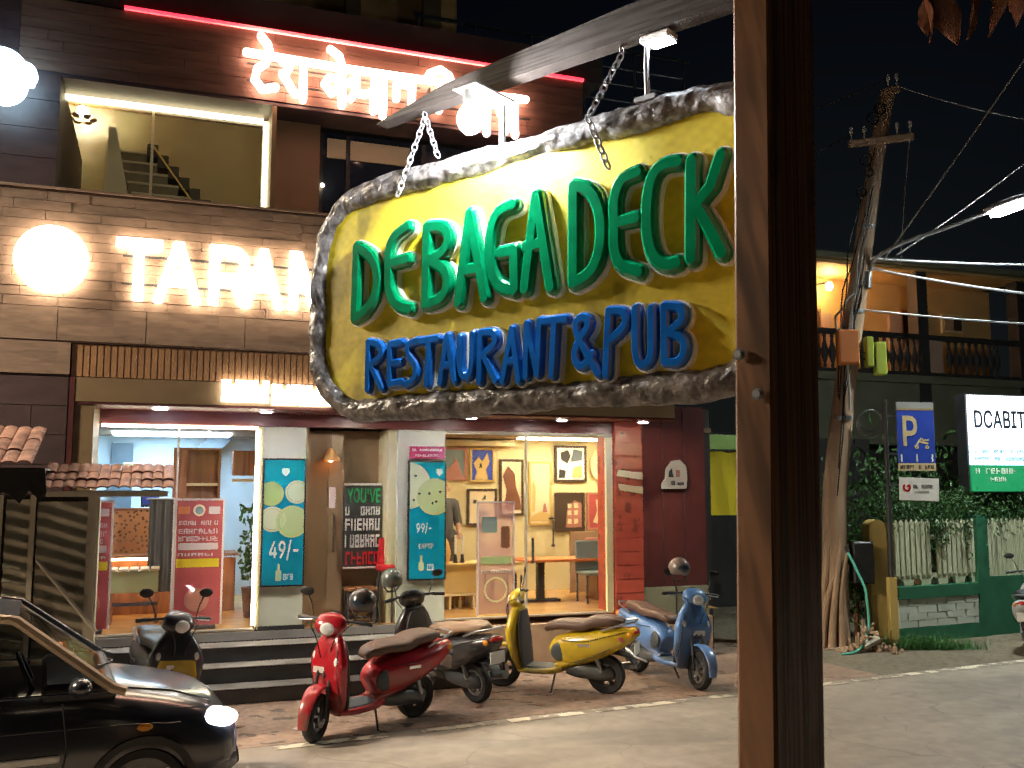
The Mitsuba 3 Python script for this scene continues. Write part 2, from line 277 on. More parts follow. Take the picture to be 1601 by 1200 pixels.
# ================================================================== THE RESTAURANT
B = thing('restaurant_building', 'brown clad restaurant with glass shop front, black steps and glowing signs', 'building')
S0, S1 = -6.0, 3.85          # far left (outside the frame), right end of the upper storeys
def fb(name, b, *a, r=0.0, parent=B, label=None, kind=None): return part(parent, name, P(bx(*a, r=r), b, FAC), label, kind)
def planks(holder, b, x0, x1, y, z0, z1, rows, length, seed, proud=.03, gap=.008, name='plank', jit=.012, minx=None):
    r = random.Random(seed); h = (z1 - z0) / rows
    for i in range(rows):
        x = x0 - r.random() * length
        while x < x1:
            l = length * r.uniform(.8, 1.2); a, c = max(x, x0), min(x + l, x1)
            if c - a > .04:
                d = proud + r.uniform(0, jit)
                part(holder, name, boxin(FAC, b, a + gap / 2, c - gap / 2, y - d, y, z0 + i * h + gap, z0 + (i + 1) * h))
            x += l
# upper fascia with the red strip
w = fb('fascia', 'm_navywall', S0, S1, -.97, -.5, 6.62, 7.43)
planks(w, 'm_fascia', -2.6, 3.85, -.97, 6.63, 7.43, 7, 1.5, 3, .02, .006, 'board', .008)
planks(w, 'm_clad_dark', -6, -2.6, -.97, 6.63, 7.43, 4, 1.7, 4, .02, .006, 'panel', .006)
fb('soffit', 'm_clad_dark', -2.18, S1, -.99, -.5, 6.585, 6.615)
part(B, 'red_strip', P(bx(-1.6, S1, -1.03, -.99, 7.435, 7.47), 'm_white', FAC, **emit((1.5, .015, .05))), 'glowing red strip along the roof edge')
fb('parapet', 'm_parapet', S0, S1 + .3, -.95, -.8, 7.475, 7.84)
fb('roof_slab', 'm_parapet', S0, S1 + .3, -.8, 5.0, 7.475, 7.6)
# the storey set back above, and its railing
w = fb('upper_storey', 'm_housewall', -6, 2.9, 1.5, 1.7, 7.6, 11.0)
fb('pilaster', 'm_tan', 2.35, 2.62, 1.36, 1.5, 7.6, 11.0, parent=w)
fb('pilaster', 'm_tan', 1.2, 1.42, 1.36, 1.5, 7.6, 11.0, parent=w)
rl = fb('roof_railing', 'm_steel', 2.0, 6.3, .48, .52, 8.72, 8.76)
for k in range(6): part(rl, 'post', P(cyl((2.05 + k * .83, .5, 7.6), (2.05 + k * .83, .5, 8.72), .022, 8), 'm_steel', FAC))
for z in (7.95, 8.2, 8.45): part(rl, 'wire', P(cyl((2.05, .5, z), (6.2, .5, z), .008, 6), 'm_steel', FAC))
# dark corner block left of the upper window
w = fb('side_wall', 'm_navywall', S0, -2.185, -.97, 3.0, 5.36, 6.62)
planks(w, 'm_clad_dark', -4.2, -2.185, -.97, 5.37, 6.62, 4, 1.6, 5, .02, .006, 'panel', .006)
# upper window with its room
W1 = fb('upper_window', 'm_tan', -.004, .045, -.985, -.5, 5.36, 6.585)
part(W1, 'pane', P(bx(-2.18, -1.285, -.5, -.499, 5.3, 6.58), 'm_glass', FAC))
part(W1, 'pane', P(bx(-1.255, -.06, -.5, -.499, 5.3, 6.58), 'm_glass', FAC))
part(W1, 'mullion', P(bx(-1.285, -1.255, -.53, -.48, 5.3, 6.56), 'm_cream', FAC))
part(W1, 'light_strip', P(bx(-2.18, -.06, -.56, -.51, 6.525, 6.575), 'm_white', FAC, **emit((3.2, 2.8, 1.6), 1)), 'glowing warm strip along the window head')
part(W1, 'light_strip', P(bx(-.06, -.008, -.60, -.55, 5.36, 6.53), 'm_white', FAC, **emit((3.2, 2.8, 1.6), 1)), 'glowing warm strip down the window side')
part(W1, 'reveal', P(bx(.045, .6, -.56, -.46, 5.36, 6.6), 'm_brownwall', FAC))
R = fb('upper_room', 'm_olive', -4.3, .6, 1.9, 2.0, 5.2, 7.4)
part(R, 'floor', P(bx(-4.3, .6, -.45, 1.9, 5.1, 5.2), 'm_olive', FAC))
part(R, 'ceiling', P(bx(-4.3, .6, -.45, 1.9, 7.38, 7.44), 'm_tan', FAC))
part(R, 'side_wall', P(bx(.3, .4, -.44, 1.9, 5.2, 7.38), 'm_olive', FAC))
part(R, 'side_wall', P(bx(-4.4, -4.3, -.44, 1.9, 5.2, 7.4), 'm_olive', FAC))
st = part(B, 'inner_stair', P(extrude(poly([(-1.86, 5.2), (-1.80, 6.72), (-1.72, 6.72), (-1.42, 5.2)]), .08, .72), 'm_paleframe', FAC))
for k in range(10):
    x, z, xl, y = -1.36 + k * .135, 6.62 - k * .152, -1.74 + k * .055, 1.35 - k * .055
    part(st, 'step', P(bx(xl, x - .012, y, 1.6, z - .145, z), 'm_stairgrey', FAC)); part(st, 'nosing', P(bx(xl - .01, x - .01, y - .02, y + .06, z + .002, z + .028), 'm_paleframe', FAC))
    part(st, 'stepped_edge', P(bx(x - .01, x + .125, y - .01, 1.6, z - .02, z + .15), 'm_stairdark', FAC)); part(st, 'support', P(bx(xl + .02, x + .1, y + .1, 1.6, 5.2, z - .15), 'm_stairdark', FAC))
part(st, 'handrail', P(cyl((-1.3, .70, 6.55), (-.35, .70, 5.25), .012, 6), 'm_canvas_gold', FAC))
ch = thing('hanging_lamp', 'small warm lamp glowing inside the upper window, top left corner', 'lamp')
part(ch, 'globe', P(ell((-2.18, 1.5, 7.16), (.075, .075, .075)), 'm_white', FAC, True, **emit((190, 130, 66), 2)))
part(ch, 'cord', P(cyl((-2.18, 1.5, 7.22), (-2.18, 1.5, 7.38), .008, 6), 'm_dark', FAC))
part(ch, 'shade', P(cat([ell((-2.18 + .13 * math.cos(a), 1.5 + .13 * math.sin(a), 7.06), (.05, .05, .03), 1) for a in np.arange(6) * PI / 3]), 'm_tan', FAC, True))
# dark glazing right of the window
G1 = fb('side_glazing', 'm_navyglass', .6, S1, -.32, -.28, 5.36, 6.6)
for x in (.62, .95, 1.9, 2.9): part(G1, 'mullion', P(bx(x, x + .05, -.36, -.31, 5.36, 6.58), 'm_dark', FAC))
part(G1, 'blind', P(bx(.72, 1.75, -.35, -.325, 6.28, 6.52), 'm_canvas_pale', FAC))
part(G1, 'small_light', P(ell((.66, -.42, 5.9), (.025, .025, .025), 1), 'm_white', FAC, True, **emit((10, 8, 5), .5)))
# sign band
w = fb('sign_band', 'm_clad', S0, S1, -.97, -.45, 3.76, 5.36)
planks(w, 'm_clad', -3.4, 1.5, -.97, 4.12, 5.33, 12, .5, 11, .022, .005, 'plank', .014)
planks(w, 'm_clad', -3.4, 1.5, -.97, 3.77, 4.12, 1, .9, 12, .028, .008, 'panel', .004)
fb('ledge', 'm_clad', S0, S1, -1.015, -.5, 5.362, 5.385)
# fluted strip over the shop front
w = fb('fluted_strip', 'm_rib', -1.95, 5.1, -.95, -.5, 3.41, 3.755)
x = -1.9
while x < 1.6:
    part(w, 'rib', boxin(FAC, 'm_rib', x, x + .052, -.975, -.952, 3.415, 3.75)); x += .066
planks(B + '__sign_band', 'm_clad', -3.4, -1.96, -.97, 3.42, 3.76, 1, .9, 13, .024, .008, 'panel', .004)
# header, soffit, jambs
fb('header', 'm_tan', -1.90, 5.1, -.985, -.6, 3.155, 3.405)
fb('soffit', 'm_maroon', -1.90, 5.1, -.6, .0, 3.16, 3.2); fb('soffit', 'm_maroon', -1.9, 5.1, -.98, -.6, 3.13, 3.152)
fb('lintel', 'm_maroon', -1.75, 5.1, .0, .1, 3.0, 3.158)
fb('jamb', 'm_maroon', -1.955, -1.905, -.99, .0, .0, 3.405, label='dark red edge of the shop front frame')
fb('jamb', 'm_tan', -1.90, -1.715, -.97, .02, .62, 3.15)
w = fb('left_wall', 'm_clad_dark', S0, -1.96, -.965, .2, 0, 3.76)
planks(w, 'm_clad_dark', -3.4, -1.965, -.965, .1, 3.4, 11, 1.4, 14, .018, .008, 'panel', .006)
# plinth, steps
fb('plinth', 'm_step', -1.95, 2.45, .0, 6, 0, .61); fb('plinth', 'm_conc', 2.45, 6.12, -.12, 6, 0, .54)
fb('floor', 'm_floor', -2.3, 6.3, .02, 6, .612, .622)
for k, (y1, z) in enumerate(((-.05, .51), (-.4, .34), (-.7, .17))):
    y0 = (-.4, -.7, -1.0)[k]
    s = fb('step', 'm_step', -1.95, 2.45, y0, y1, 0, z - .012, r=.006)
    part(s, 'tread', P(bx(-1.95, 2.45, y0 - .012, y1, z - .011, z, r=.004), 'm_tread', FAC))
fb('landing', 'm_tread', -1.95, 2.45, -.05, .02, .52, .612)
# pillars
fb('pillar', 'm_pillar', .092, .60, .01, .4, .62, 2.998, r=.006)
fb('pillar', 'm_pillar', 1.73, 2.35, .01, .4, .62, 2.998, r=.006)
fb('pillar_base', 'm_step', .05, .62, -.02, .3, .612, .66)
# entry recess with its door
E = fb('entry', 'm_brownwall', .60, 1.73, .62, .7, .62, 3.0)
part(E, 'cheek', P(bx(.602, .64, .03, .62, .62, 3.0), 'm_brownwall', FAC)); part(E, 'cheek', P(bx(1.62, 1.728, .06, .62, .62, 3.0), 'm_creamwall', FAC))
part(E, 'door_leaf', P(bx(.66, 1.12, .35, .38, .64, 2.95), 'm_brownwall', FAC))
part(E, 'door_edge', P(bx(.925, .94, .335, .349, .9, 2.9), 'm_tan', FAC))
part(E, 'door_pull', P(cat([cyl((1.0, .31, 1.5), (1.0, .31, 1.95), .011, 8), cyl((1.0, .31, 1.5), (1.0, .35, 1.5), .009, 6), cyl((1.0, .31, 1.95), (1.0, .35, 1.95), .009, 6)]), 'm_chrome', FAC, 30))
part(E, 'notice', P(bx(.93, 1.02, .34, .348, 2.02, 2.28), 'm_standee_pale', FAC), 'small pale pink notice on the door')
fb('ceiling', 'm_brownwall', -2.3, 6.3, .1, 4.4, 3.06, 3.12)
# right end column and shutter wall
w = fb('end_column', 'm_redpaint', 4.70, 5.115, -.03, .5, .5, 3.13)
k = 0; z = .52
while z < 3.1:
    part(w, 'board', boxin(FAC, 'm_redpaint', 4.70, 5.112, -.055 - rng.uniform(0, .008), -.032, z, z + .17)); z += .182; k += 1
for a, zz in ((.0, 2.43), (.04, 2.24)):
    part(w, 'torn_strip', P(extrude(poly([(4.72 + a, zz), (5.11, zz - .05), (5.11, zz + .05), (4.95, zz + .06), (4.74, zz + .09)]), .006, -.07), 'm_pcream', FAC), 'pale torn patch')
w = fb('end_wall', 'm_maroon', 5.117, 6.12, .0, .3, .94, 3.40)
for x in (5.45, 5.78): part(w, 'seam', P(bx(x, x + .012, -.008, .0, .95, 3.38), 'm_clad_dark', FAC))
w = fb('end_base', 'm_houselow', 5.117, 6.12, -.04, .3, .0, .938)
part(w, 'joint', P(bx(5.6, 5.62, -.046, -.04, .5, .93), 'm_dark', FAC))
# glazing of the two rooms
for nm, xs, x0, x1, zb in (('left_glazing', (-1.69, -.86, .0), -1.69, .04, .625), ('right_glazing', (2.36, 3.45, 4.58), 2.36, 4.69, .625)):
    g = fb(nm, 'm_paleframe', x0, x1, .0, .05, 2.955, 2.998)
    for a, b in zip(xs[:-1], xs[1:]): part(g, 'pane', P(bx(a + .02, b - .02, .03, .031, zb + .02, 2.95), 'm_glass', FAC))
    for a in xs[1:-1]: part(g, 'mullion', P(bx(a - .012, a + .012, .01, .05, zb, 2.953), 'm_paleframe', FAC))
    part(g, 'sill', P(bx(x0, x1, .0, .05, zb, zb + .02), 'm_paleframe', FAC))
g = B + '__left_glazing'
part(g, 'light_strip', P(bx(-1.69, .0, -.03, -.005, 2.955, 2.985), 'm_white', FAC, **emit((8, 7, 5), 1)), 'glowing strip along the head of the glass')
part(g, 'light_strip', P(bx(.005, .045, -.03, -.005, .68, 2.95), 'm_white', FAC, **emit((8, 7, 5), 1)), 'glowing strip down the glass edge')
part(g, 'jamb', P(bx(.05, .09, -.02, .05, .63, 2.99), 'm_creamwall', FAC))
g = B + '__right_glazing'
part(g, 'door_frame', P(bx(4.59, 4.68, -.02, .04, .63, 2.95), 'm_creamwall', FAC))
part(g, 'door_pull', P(cat([cyl((2.3 + 1.12 + .1, -.03, 1.30), (3.52, -.03, 1.62), .016, 8)]), 'm_dark', FAC, 30))
# downlights under the soffit
for i, (x, y) in enumerate(((-1.07, -.78), (.05, -.7), (1.2, -.6), (2.5, -.6), (3.7, -.6), (4.85, -.6))):
    lab = ['leftmost round downlight glowing under the red soffit', 'second downlight under the soffit, near the 49 poster', 'soffit downlight above the entry recess', 'soffit downlight above the second blue poster', 'soffit downlight over the picture room glass', 'soffit downlight by the red end column'][i]
    t = thing('downlight', lab, 'downlight', 'downlights under the soffit')
    part(t, 'lens', P(cyl((x, y, 3.108), (x, y, 3.118), .075 if i == 0 else .06, 18), 'm_white', FAC, **emit((520, 520, 510) if i < 2 else (480, 430, 330), 1)))
    part(t, 'rim', P(cyl((x, y, 3.119), (x, y, 3.129), .09, 18), 'm_chrome', FAC))
# rooms behind the glass
R = fb('left_room', 'm_coolwall', -2.3, .62, 4.0, 4.1, .62, 3.06)
part(R, 'side_wall', P(bx(-2.3, -2.2, .12, 4.0, .62, 3.06), 'm_coolwall', FAC)); part(R, 'side_wall', P(bx(.5, .6, .42, 4.0, .62, 3.06), 'm_brownwall', FAC))
part(R, 'ceiling_panel', P(bx(-1.7, -.1, 2.6, 3.4, 3.03, 3.055), 'm_white', FAC, **emit((6.0, 9.0, 11.5), 1)))
part(R, 'ceiling_panel', P(bx(-1.2, -.3, 1.0, 1.3, 3.03, 3.055), 'm_white', FAC, **emit((6, 4.6, 2.6), 1)))
part(R, 'sloping_duct', P(extrude(poly([(-.95, 2.55), (-.35, 3.05), (.0, 3.05), (-.55, 2.5)]), .2, 3.6), 'm_slate', FAC))
part(R, 'pipe', P(cyl((-.32, 3.7, 1.0), (-.32, 3.7, 3.05), .03, 8), 'm_white', FAC)); part(R, 'dark_door', P(bx(-1.75, -1.45, 3.9, 3.99, .62, 2.95), 'm_slate', FAC))
fb('outer_wall', 'm_parapet', 6.305, 6.40, .31, 6, 0, 3.4)
R = fb('right_room', 'm_creamwall', 2.0, 6.3, 3.05, 3.15, .62, 3.06)
part(R, 'side_wall', P(bx(2.0, 2.1, .42, 3.05, .62, 3.06), 'm_brownwall', FAC)); part(R, 'side_wall', P(bx(6.26, 6.30, .31, 3.05, .62, 3.06), 'm_creamwall', FAC))
part(R, 'ceiling_panel', P(bx(2.9, 4.3, 1.0, 1.25, 3.03, 3.055), 'm_white', FAC, **emit((19, 15.8, 10.0), 1))); part(R, 'ceiling_panel', P(bx(4.2, 6.2, 2.2, 2.4, 3.03, 3.055), 'm_white', FAC, **emit((19, 15.8, 10.0), 1)))
part(R, 'cove', P(bx(2.2, 4.3, 2.75, 3.04, 2.94, 3.02), 'm_creamwall', FAC))

# ------------------------------------------------------------------ illuminated signs on the front
GL = (8.6, 6.7, 4.6); RD = (9.5, 5.0, 3.4)
DV = [[[(-0.162,7.331),(-0.086,7.241),(-0.057,7.121)],[(-0.313,7.114),(0.109,7.107)],[(-0.103,7.102),(-0.101,7.023),(-0.193,6.941),(-0.217,6.814),(-0.134,6.71),(0.012,6.754)]],[[(0.109,7.107),(0.434,7.101)],[(0.078,7.074),(0.165,7.031),(0.114,6.909),(0.082,6.927),(0.226,6.71)],[(0.314,7.105),(0.318,6.655)]],[[(0.434,7.101),(0.876,7.096)],[(0.616,7.299),(0.717,7.234),(0.76,7.096)],[(0.753,7.095),(0.762,6.65)],[(0.756,6.961),(0.612,6.962),(0.559,6.874),(0.638,6.782),(0.758,6.88)],[(0.757,6.892),(0.879,6.956),(0.926,6.847),(0.86,6.745)]],[[(0.876,7.096),(1.193,7.097)],[(0.922,7.068),(0.926,6.824),(1.016,6.814),(1.14,6.867)],[(1.136,7.089),(1.132,6.632)]],[[(1.193,7.097),(1.308,7.096)],[(1.244,7.093),(1.24,6.589)]],[[(1.308,7.096),(1.68,7.1)],[(1.586,7.091),(1.585,6.778)],[(1.401,6.999),(1.494,7.013),(1.576,6.978)],[(1.401,6.999),(1.399,6.822)]],[[(1.68,7.1),(2.109,7.105)],[(1.763,7.108),(1.797,7.19),(1.928,7.258),(2.036,7.202),(2.073,7.099)],[(1.941,7.092),(1.92,6.753)]],[[(2.207,7.023),(2.624,7.035)],[(2.28,7.009),(2.282,6.539)],[(2.281,6.707),(2.452,6.852),(2.501,6.689)],[(2.525,7.032),(2.521,6.546)]],[[(2.624,7.035),(3.026,7.043)],[(2.874,7.046),(2.887,6.569)],[(2.674,6.981),(2.699,6.813),(2.874,6.813)],[(2.774,7.007),(2.762,6.602)]]]
t = thing('devanagari_sign', 'glowing orange white sign in Devanagari script on the upper fascia', 'sign')
for k, ls in enumerate(DV): part(t, 'letter', P(extrude(stroke(ls, .042), .05, -1.12), 'm_white', FAC, **emit(RD, 1)))
part(t, 'mounting_rail', P(cat([bx(-.3, 1.7, -1.06, -1.045, 7.0, 7.02), bx(-.3, 3.1, -1.06, -1.045, 6.8, 6.82)]), 'm_dark', FAC))
for x in (-.2, .8, 1.8, 2.8): part(t, 'bracket', P(bx(x, x + .02, -1.07, -.98, 6.79, 7.03), 'm_dark', FAC))
t = thing('band_sign', 'large glowing warm white block letters on the brown sign band', 'sign')
for ch_, a, b in (('T', -1.57, -1.11), ('A', -1.19, -.70), ('R', -.63, -.19), ('A', -.28, .16), ('M', .22, .80)):
    part(t, 'letter', P(words(ch_, a, b, 4.245, .63, .06, -1.10, True), 'm_white', FAC, **emit(GL, 1.5)))
part(t, 'mounting_rail', P(cat([bx(-1.5, .8, -1.035, -1.01, 4.4, 4.42), bx(-1.5, .8, -1.035, -1.01, 4.7, 4.72)]), 'm_dark', FAC))
t = thing('round_sign', 'round glowing warm white disc sign left of the block letters', 'sign')
part(t, 'face', P(extrude(Point(-2.175, 4.60).buffer(.35, 24), .07, -1.11), 'm_white', FAC, **emit(GL, 1.5)))
part(t, 'back_plate', P(extrude(Point(-2.175, 4.60).buffer(.30, 20), .03, -1.035), 'm_dark', FAC))
t = thing('corner_sign', 'cold white lit sign with a scalloped outline at the upper left edge', 'sign')
oc = unary_union([Point(-2.72, 6.43).buffer(.27), Point(-2.50, 6.45).buffer(.125), rrect(-2.63, -2.40, 6.33, 6.54, .03), Point(-2.68, 6.33).buffer(.22)])
part(t, 'face', P(extrude(oc, .09, -1.30), 'm_white', FAC, **emit((2, 3.4, 4.2), 1)))
part(t, 'arm', P(bx(-2.74, -2.68, -1.2, -.96, 6.4, 6.46), 'm_dark', FAC))
t = thing('header_sign', 'small row of overexposed white letters on the tan header', 'sign')
for a, b, z0, z1, sd in ((-.46, .04, 3.19, 3.43, 1), (.07, .72, 3.17, 3.40, 2)):
    n = 7 if sd == 1 else 8; w = (b - a) / n
    for i in range(n):
        x = a + i * w; part(t, 'letter', P(extrude(unary_union([rrect(x, x + .028, z0, z1, .006), rrect(x, x + w * .9, (z0 if i % 3 else z1 - .05), (z0 + .05 if i % 3 else z1), .006), rrect(x + w * .55, x + w * .55 + .028, z0, z1 - .06 * (i % 2), .006)]), .03, -1.045), 'm_white', FAC, **emit((4.5, 4.1, 3.4), .6)))
part(t, 'mounting_rail', P(bx(-.46, .72, -1.012, -.988, 3.27, 3.29), 'm_dark', FAC))

# ------------------------------------------------------------------ posters, boards and things about the shop front
def poster(label, x0, x1, z0, z1, y=-.03):
    t = thing('blue_poster', label, 'poster', 'blue posters on the pillars')
    part(t, 'frame', P(bx(x0 - .02, x1 + .02, y, .008, z0 - .02, z1 + .02, r=.004), 'm_black', FAC)); part(t, 'sheet', P(bx(x0, x1, y - .004, y, z0, z1), 'm_posterblue', FAC))
    return t
d = lambda g, b, y, k=.003: P(extrude(g, k, y), b, FAC)
clipP = lambda g, x0, x1, z0, z1: g.intersection(Polygon([(x0, z0), (x1, z0), (x1, z1), (x0, z1)]))
a = (.115, .585, 1.13, 2.60)
t = poster('blue poster priced 49 with four round lids, on the left pillar', *a)
shield = lambda x, z, s: Polygon([(x - s, z + s), (x + s, z + s), (x + s, z - .3 * s), (x, z - 1.3 * s), (x - s, z - .3 * s)]).buffer(.008)
part(t, 'emblem', d(shield(.36, 2.46, .035), 'm_white', -.037))
for (x, z, r, b) in ((.20, 2.20, .145, 'm_poster_lime'), (.50, 2.22, .14, 'm_poster_pale'), (.22, 1.90, .15, 'm_poster_pale'), (.45, 1.87, .19, 'm_postergreen')):
    g = clipP(Point(x, z).buffer(r, 16), a[0], a[1], a[2], a[3]); part(t, 'lid', d(g, b, -.038)); part(t, 'lid_ring', d(clipP(Point(x, z).buffer(r * .86, 16), a[0], a[1], a[2], a[3]).difference(Point(x, z).buffer(r * .80, 16)), 'm_postergreen' if b != 'm_postergreen' else 'm_poster_lime', -.041))
part(t, 'lettering', P(words('49/-', .19, .53, 1.45, .19, .004, -.038, True), 'm_white', FAC)); part(t, 'bottle', d(unary_union([rrect(.27, .34, 1.18, 1.30, .015), rrect(.292, .318, 1.29, 1.38, .01)]), 'm_poster_pale', -.037)); part(t, 'small_print', P(glyph_row(.36, .48, 1.19, 1.26, 3, .003, -.037, 4), 'm_white', FAC))
a = (1.88, 2.335, 1.15, 2.59)
t = poster('blue poster with two pale green discs, on the right pillar under a pink plate', *a)
part(t, 'emblem', d(shield(2.26, 2.47, .032), 'm_white', -.037))
for (x, z, r, b) in ((1.86, 2.30, .29, 'm_poster_pale'), (2.20, 2.16, .23, 'm_postergreen')):
    part(t, 'disc', d(clipP(Point(x, z).buffer(r, 20), *a), b, -.038 - (.002 if r < .25 else 0)))
for (x, z) in ((1.95, 2.42), (2.0, 2.2), (2.13, 2.2), (2.22, 2.1), (2.27, 2.22), (2.17, 2.08), (1.93, 2.12)): part(t, 'fleck', d(Point(x, z).buffer(.016, 4), 'm_dark', -.044))
part(t, 'lettering', P(words('99/-', 1.97, 2.16, 1.72, .11, .003, -.037, True), 'm_white', FAC)); part(t, 'small_print', P(glyph_row(2.0, 2.2, 1.52, 1.58, 5, .003, -.037, 6), 'm_white', FAC))
part(t, 'bottle', d(unary_union([rrect(2.0, 2.07, 1.25, 1.36, .02), rrect(2.02, 2.05, 1.35, 1.44, .01)]), 'm_poster_pale', -.037)); part(t, 'small_print', P(glyph_row(2.11, 2.2, 1.25, 1.33, 3, .003, -.037, 8), 'm_white', FAC))
t = thing('name_plate', 'pink plate with two white lines above the right blue poster', 'sign')
part(t, 'plate', P(bx(1.88, 2.33, -.02, .008, 2.635, 2.79), 'm_magenta', FAC)); part(t, 'line', P(glyph_row(1.91, 2.30, 2.73, 2.76, 12, .004, -.024, 9), 'm_white', FAC)); part(t, 'line', P(glyph_row(1.95, 2.26, 2.66, 2.69, 10, .004, -.024, 10), 'm_white', FAC))
# the stacked word board in the entry
t = thing('word_board', 'dark board of stacked green, white and red block words in the entry', 'sign')
part(t, 'board', P(bx(1.12, 1.60, .30, .33, 1.27, 2.33), 'm_black', FAC)); part(t, 'rail', P(bx(1.12, 1.60, .28, .3, 2.30, 2.33), 'm_white', FAC)); part(t, 'rail', P(bx(1.12, 1.6, .28, .3, 1.27, 1.295), 'm_white', FAC))
part(t, 'word', P(words("YOU'VE", 1.16, 1.58, 2.09, .17, .008, .288, True), 'm_signgreen', FAC), 'green top word')
for (z0, z1, n, sd) in ((1.93, 2.04, 7, 3), (1.74, 1.89, 6, 12), (1.53, 1.69, 7, 5)): part(t, 'word', P(glyph_row(1.14, 1.59, z0, z1, n, .008, .288, sd), 'm_white', FAC))
part(t, 'word', P(glyph_row(1.15, 1.58, 1.32, 1.48, 6, .008, .288, 14), 'm_signred', FAC), 'red bottom word')
t = thing('red_stool', 'red upholstered stool beside the word board', 'stool')
part(t, 'seat', P(bx(1.52, 1.72, .02, .25, 1.25, 1.33, r=.02), 'm_signred', FAC, 30)); part(t, 'backrest', P(bx(1.55, 1.72, .2, .25, 1.33, 1.65, r=.02), 'm_signred', FAC, 30))
for x in (1.54, 1.69):
    for y in (.05, .22): part(t, 'leg', P(cyl((x, y, .625), (x, y, 1.25), .012, 6), 'm_dark', FAC))
t = thing('entry_bench', 'dark wooden bench under the word board', 'bench')
part(t, 'seat', P(bx(1.12, 1.5, .02, .27, 1.02, 1.06, r=.008), 'm_wood_in', FAC)); part(t, 'front_panel', P(bx(1.14, 1.48, .06, .08, .86, 1.02), 'm_door', FAC))
for x in (1.14, 1.46):
    for y in (.04, .25): part(t, 'leg', P(bx(x, x + .025, y - .012, y + .012, .625, 1.02), 'm_dark', FAC))
t = thing('pendant_lamp', 'copper pendant lamp hanging in the entry recess', 'lamp')
part(t, 'shade', P(trimesh.creation.revolve(np.array([[.03, .16], [.05, .13], [.13, 0], [.12, 0], [.04, .12], [.03, .15]]), sections=18).apply_translation((.93, .2, 2.60)), 'm_orange', FAC, 30)); part(t, 'bulb', P(ell((.93, .2, 2.615), (.03, .03, .03), 1), 'm_white', FAC, True, **emit((14, 6, 2), .5))); part(t, 'cord', P(cyl((.93, .2, 2.74), (.93, .2, 3.06), .006, 6), 'm_dark', FAC))
t = thing('house_emblem', 'pale house shaped emblem on the dark maroon wall', 'sign')
hs = poly([(5.42, 2.26), (5.80, 2.26), (5.82, 2.44), (5.80, 2.58), (5.70, 2.66), (5.58, 2.64), (5.49, 2.53), (5.48, 2.40), (5.42, 2.33)])
part(t, 'plate', P(extrude(hs, .03, -.04), 'm_emblem', FAC))
for g in (poly([(5.52, 2.42), (5.60, 2.42), (5.57, 2.54), (5.53, 2.5)]), rrect(5.56, 5.62, 2.31, 2.37, .01), rrect(5.66, 5.76, 2.31, 2.35, .01)): part(t, 'mark', P(extrude(g, .004, -.045), 'm_dark', FAC))
part(t, 'mark', P(extrude(rrect(5.64, 5.70, 2.42, 2.52, .01), .004, -.045), 'm_canvas_rose', FAC), 'faded red mark')
# standees behind and before the glass
def standee(label, x0, x1, z0, z1, y, seed):
    t = thing('standee', label, 'standing poster', 'standing posters behind the glass')
    part(t, 'sheet', P(bx(x0, x1, y, y + .01, z0, z1), 'm_standee', FAC)); part(t, 'border', P(cat([bx(x0 - .025, x0, y - .004, y + .012, z0, z1), bx(x1, x1 + .025, y - .004, y + .012, z0, z1), bx(x0 - .025, x1 + .025, y - .004, y + .012, z1, z1 + .025)]), 'm_standee_pale', FAC))
    w = x1 - x0; h = z1 - z0; q = lambda u, v: (x0 + u * w, z0 + v * h)
    part(t, 'emblem', d(Point(*q(.5, .92)).buffer(.07 * 1.0, 12), 'm_canvas_pale', y - .005)); part(t, 'emblem', d(Point(*q(.5, .92)).buffer(.045, 12), 'm_canvas_teal', y - .009))
    for u, b in ((.18, 'm_orange'), (.82, 'm_standee_pale')): part(t, 'badge', d(rrect(*[q(u - .12, .89)[0], q(u + .12, .89)[0]], q(0, .89)[1], q(0, .95)[1], .01), b, y - .005))
    for v0, v1, n in ((.80, .835, 9), (.73, .77, 8), (.67, .71, 10), (.55, .575, 6)): part(t, 'line', P(glyph_row(q(.08, 0)[0], q(.92, 0)[0], q(0, v0)[1], q(0, v1)[1], n, .003, y - .004, seed + int(v0 * 100)), 'm_standee_pale', FAC))
    part(t, 'panel', d(rrect(q(.08, 0)[0], q(.92, 0)[0], q(0, .60)[1], q(0, .655)[1], .01), 'm_standee_pale', y - .005)); part(t, 'panel', d(rrect(q(.05, 0)[0], q(.95, 0)[0], q(0, .46)[1], q(0, .53)[1], .01), 'm_yellow', y - .005), 'yellow band')
    part(t, 'plate', d(Point(*q(.5, .2)).buffer(.14, 14), 'm_canvas_rose', y - .005)); part(t, 'foot', P(bx(x0 + .05, x1 - .05, y - .12, y + .12, .622, z0 - .001), 'm_dark', FAC))
    return t
standee('red standing poster with a white border and yellow band, middle of the left glass', -.86, -.32, .66, 2.12, .4, 3)
standee('red standing poster half hidden by the shed, far left of the glass', -2.0, -1.56, .66, 2.10, .4, 5)
t = thing('door_poster', 'translucent pink poster stuck on the right glass door', 'poster')
part(t, 'sheet', P(bx(2.80, 3.27, .022, .0225, .68, 2.08), 'm_film', FAC)); part(t, 'border', P(cat([bx(2.775, 2.80, .015, .028, .66, 2.1), bx(3.27, 3.29, .015, .028, .66, 2.1), bx(2.8, 3.27, .015, .028, 2.08, 2.1)]), 'm_standee_pale', FAC))
for g, b in ((rrect(2.84, 3.05, 1.70, 1.90, .02), 'm_canvas_teal'), (rrect(3.1, 3.22, 1.5, 1.78, .03), 'm_canvas_brown'), (rrect(2.82, 3.25, 1.30, 1.40, .05), 'm_postergreen'), (Point(3.03, .98).buffer(.16, 14).difference(Point(3.03, .98).buffer(.135, 14)), 'm_canvas_pale')): part(t, 'print', d(g, b, .013))
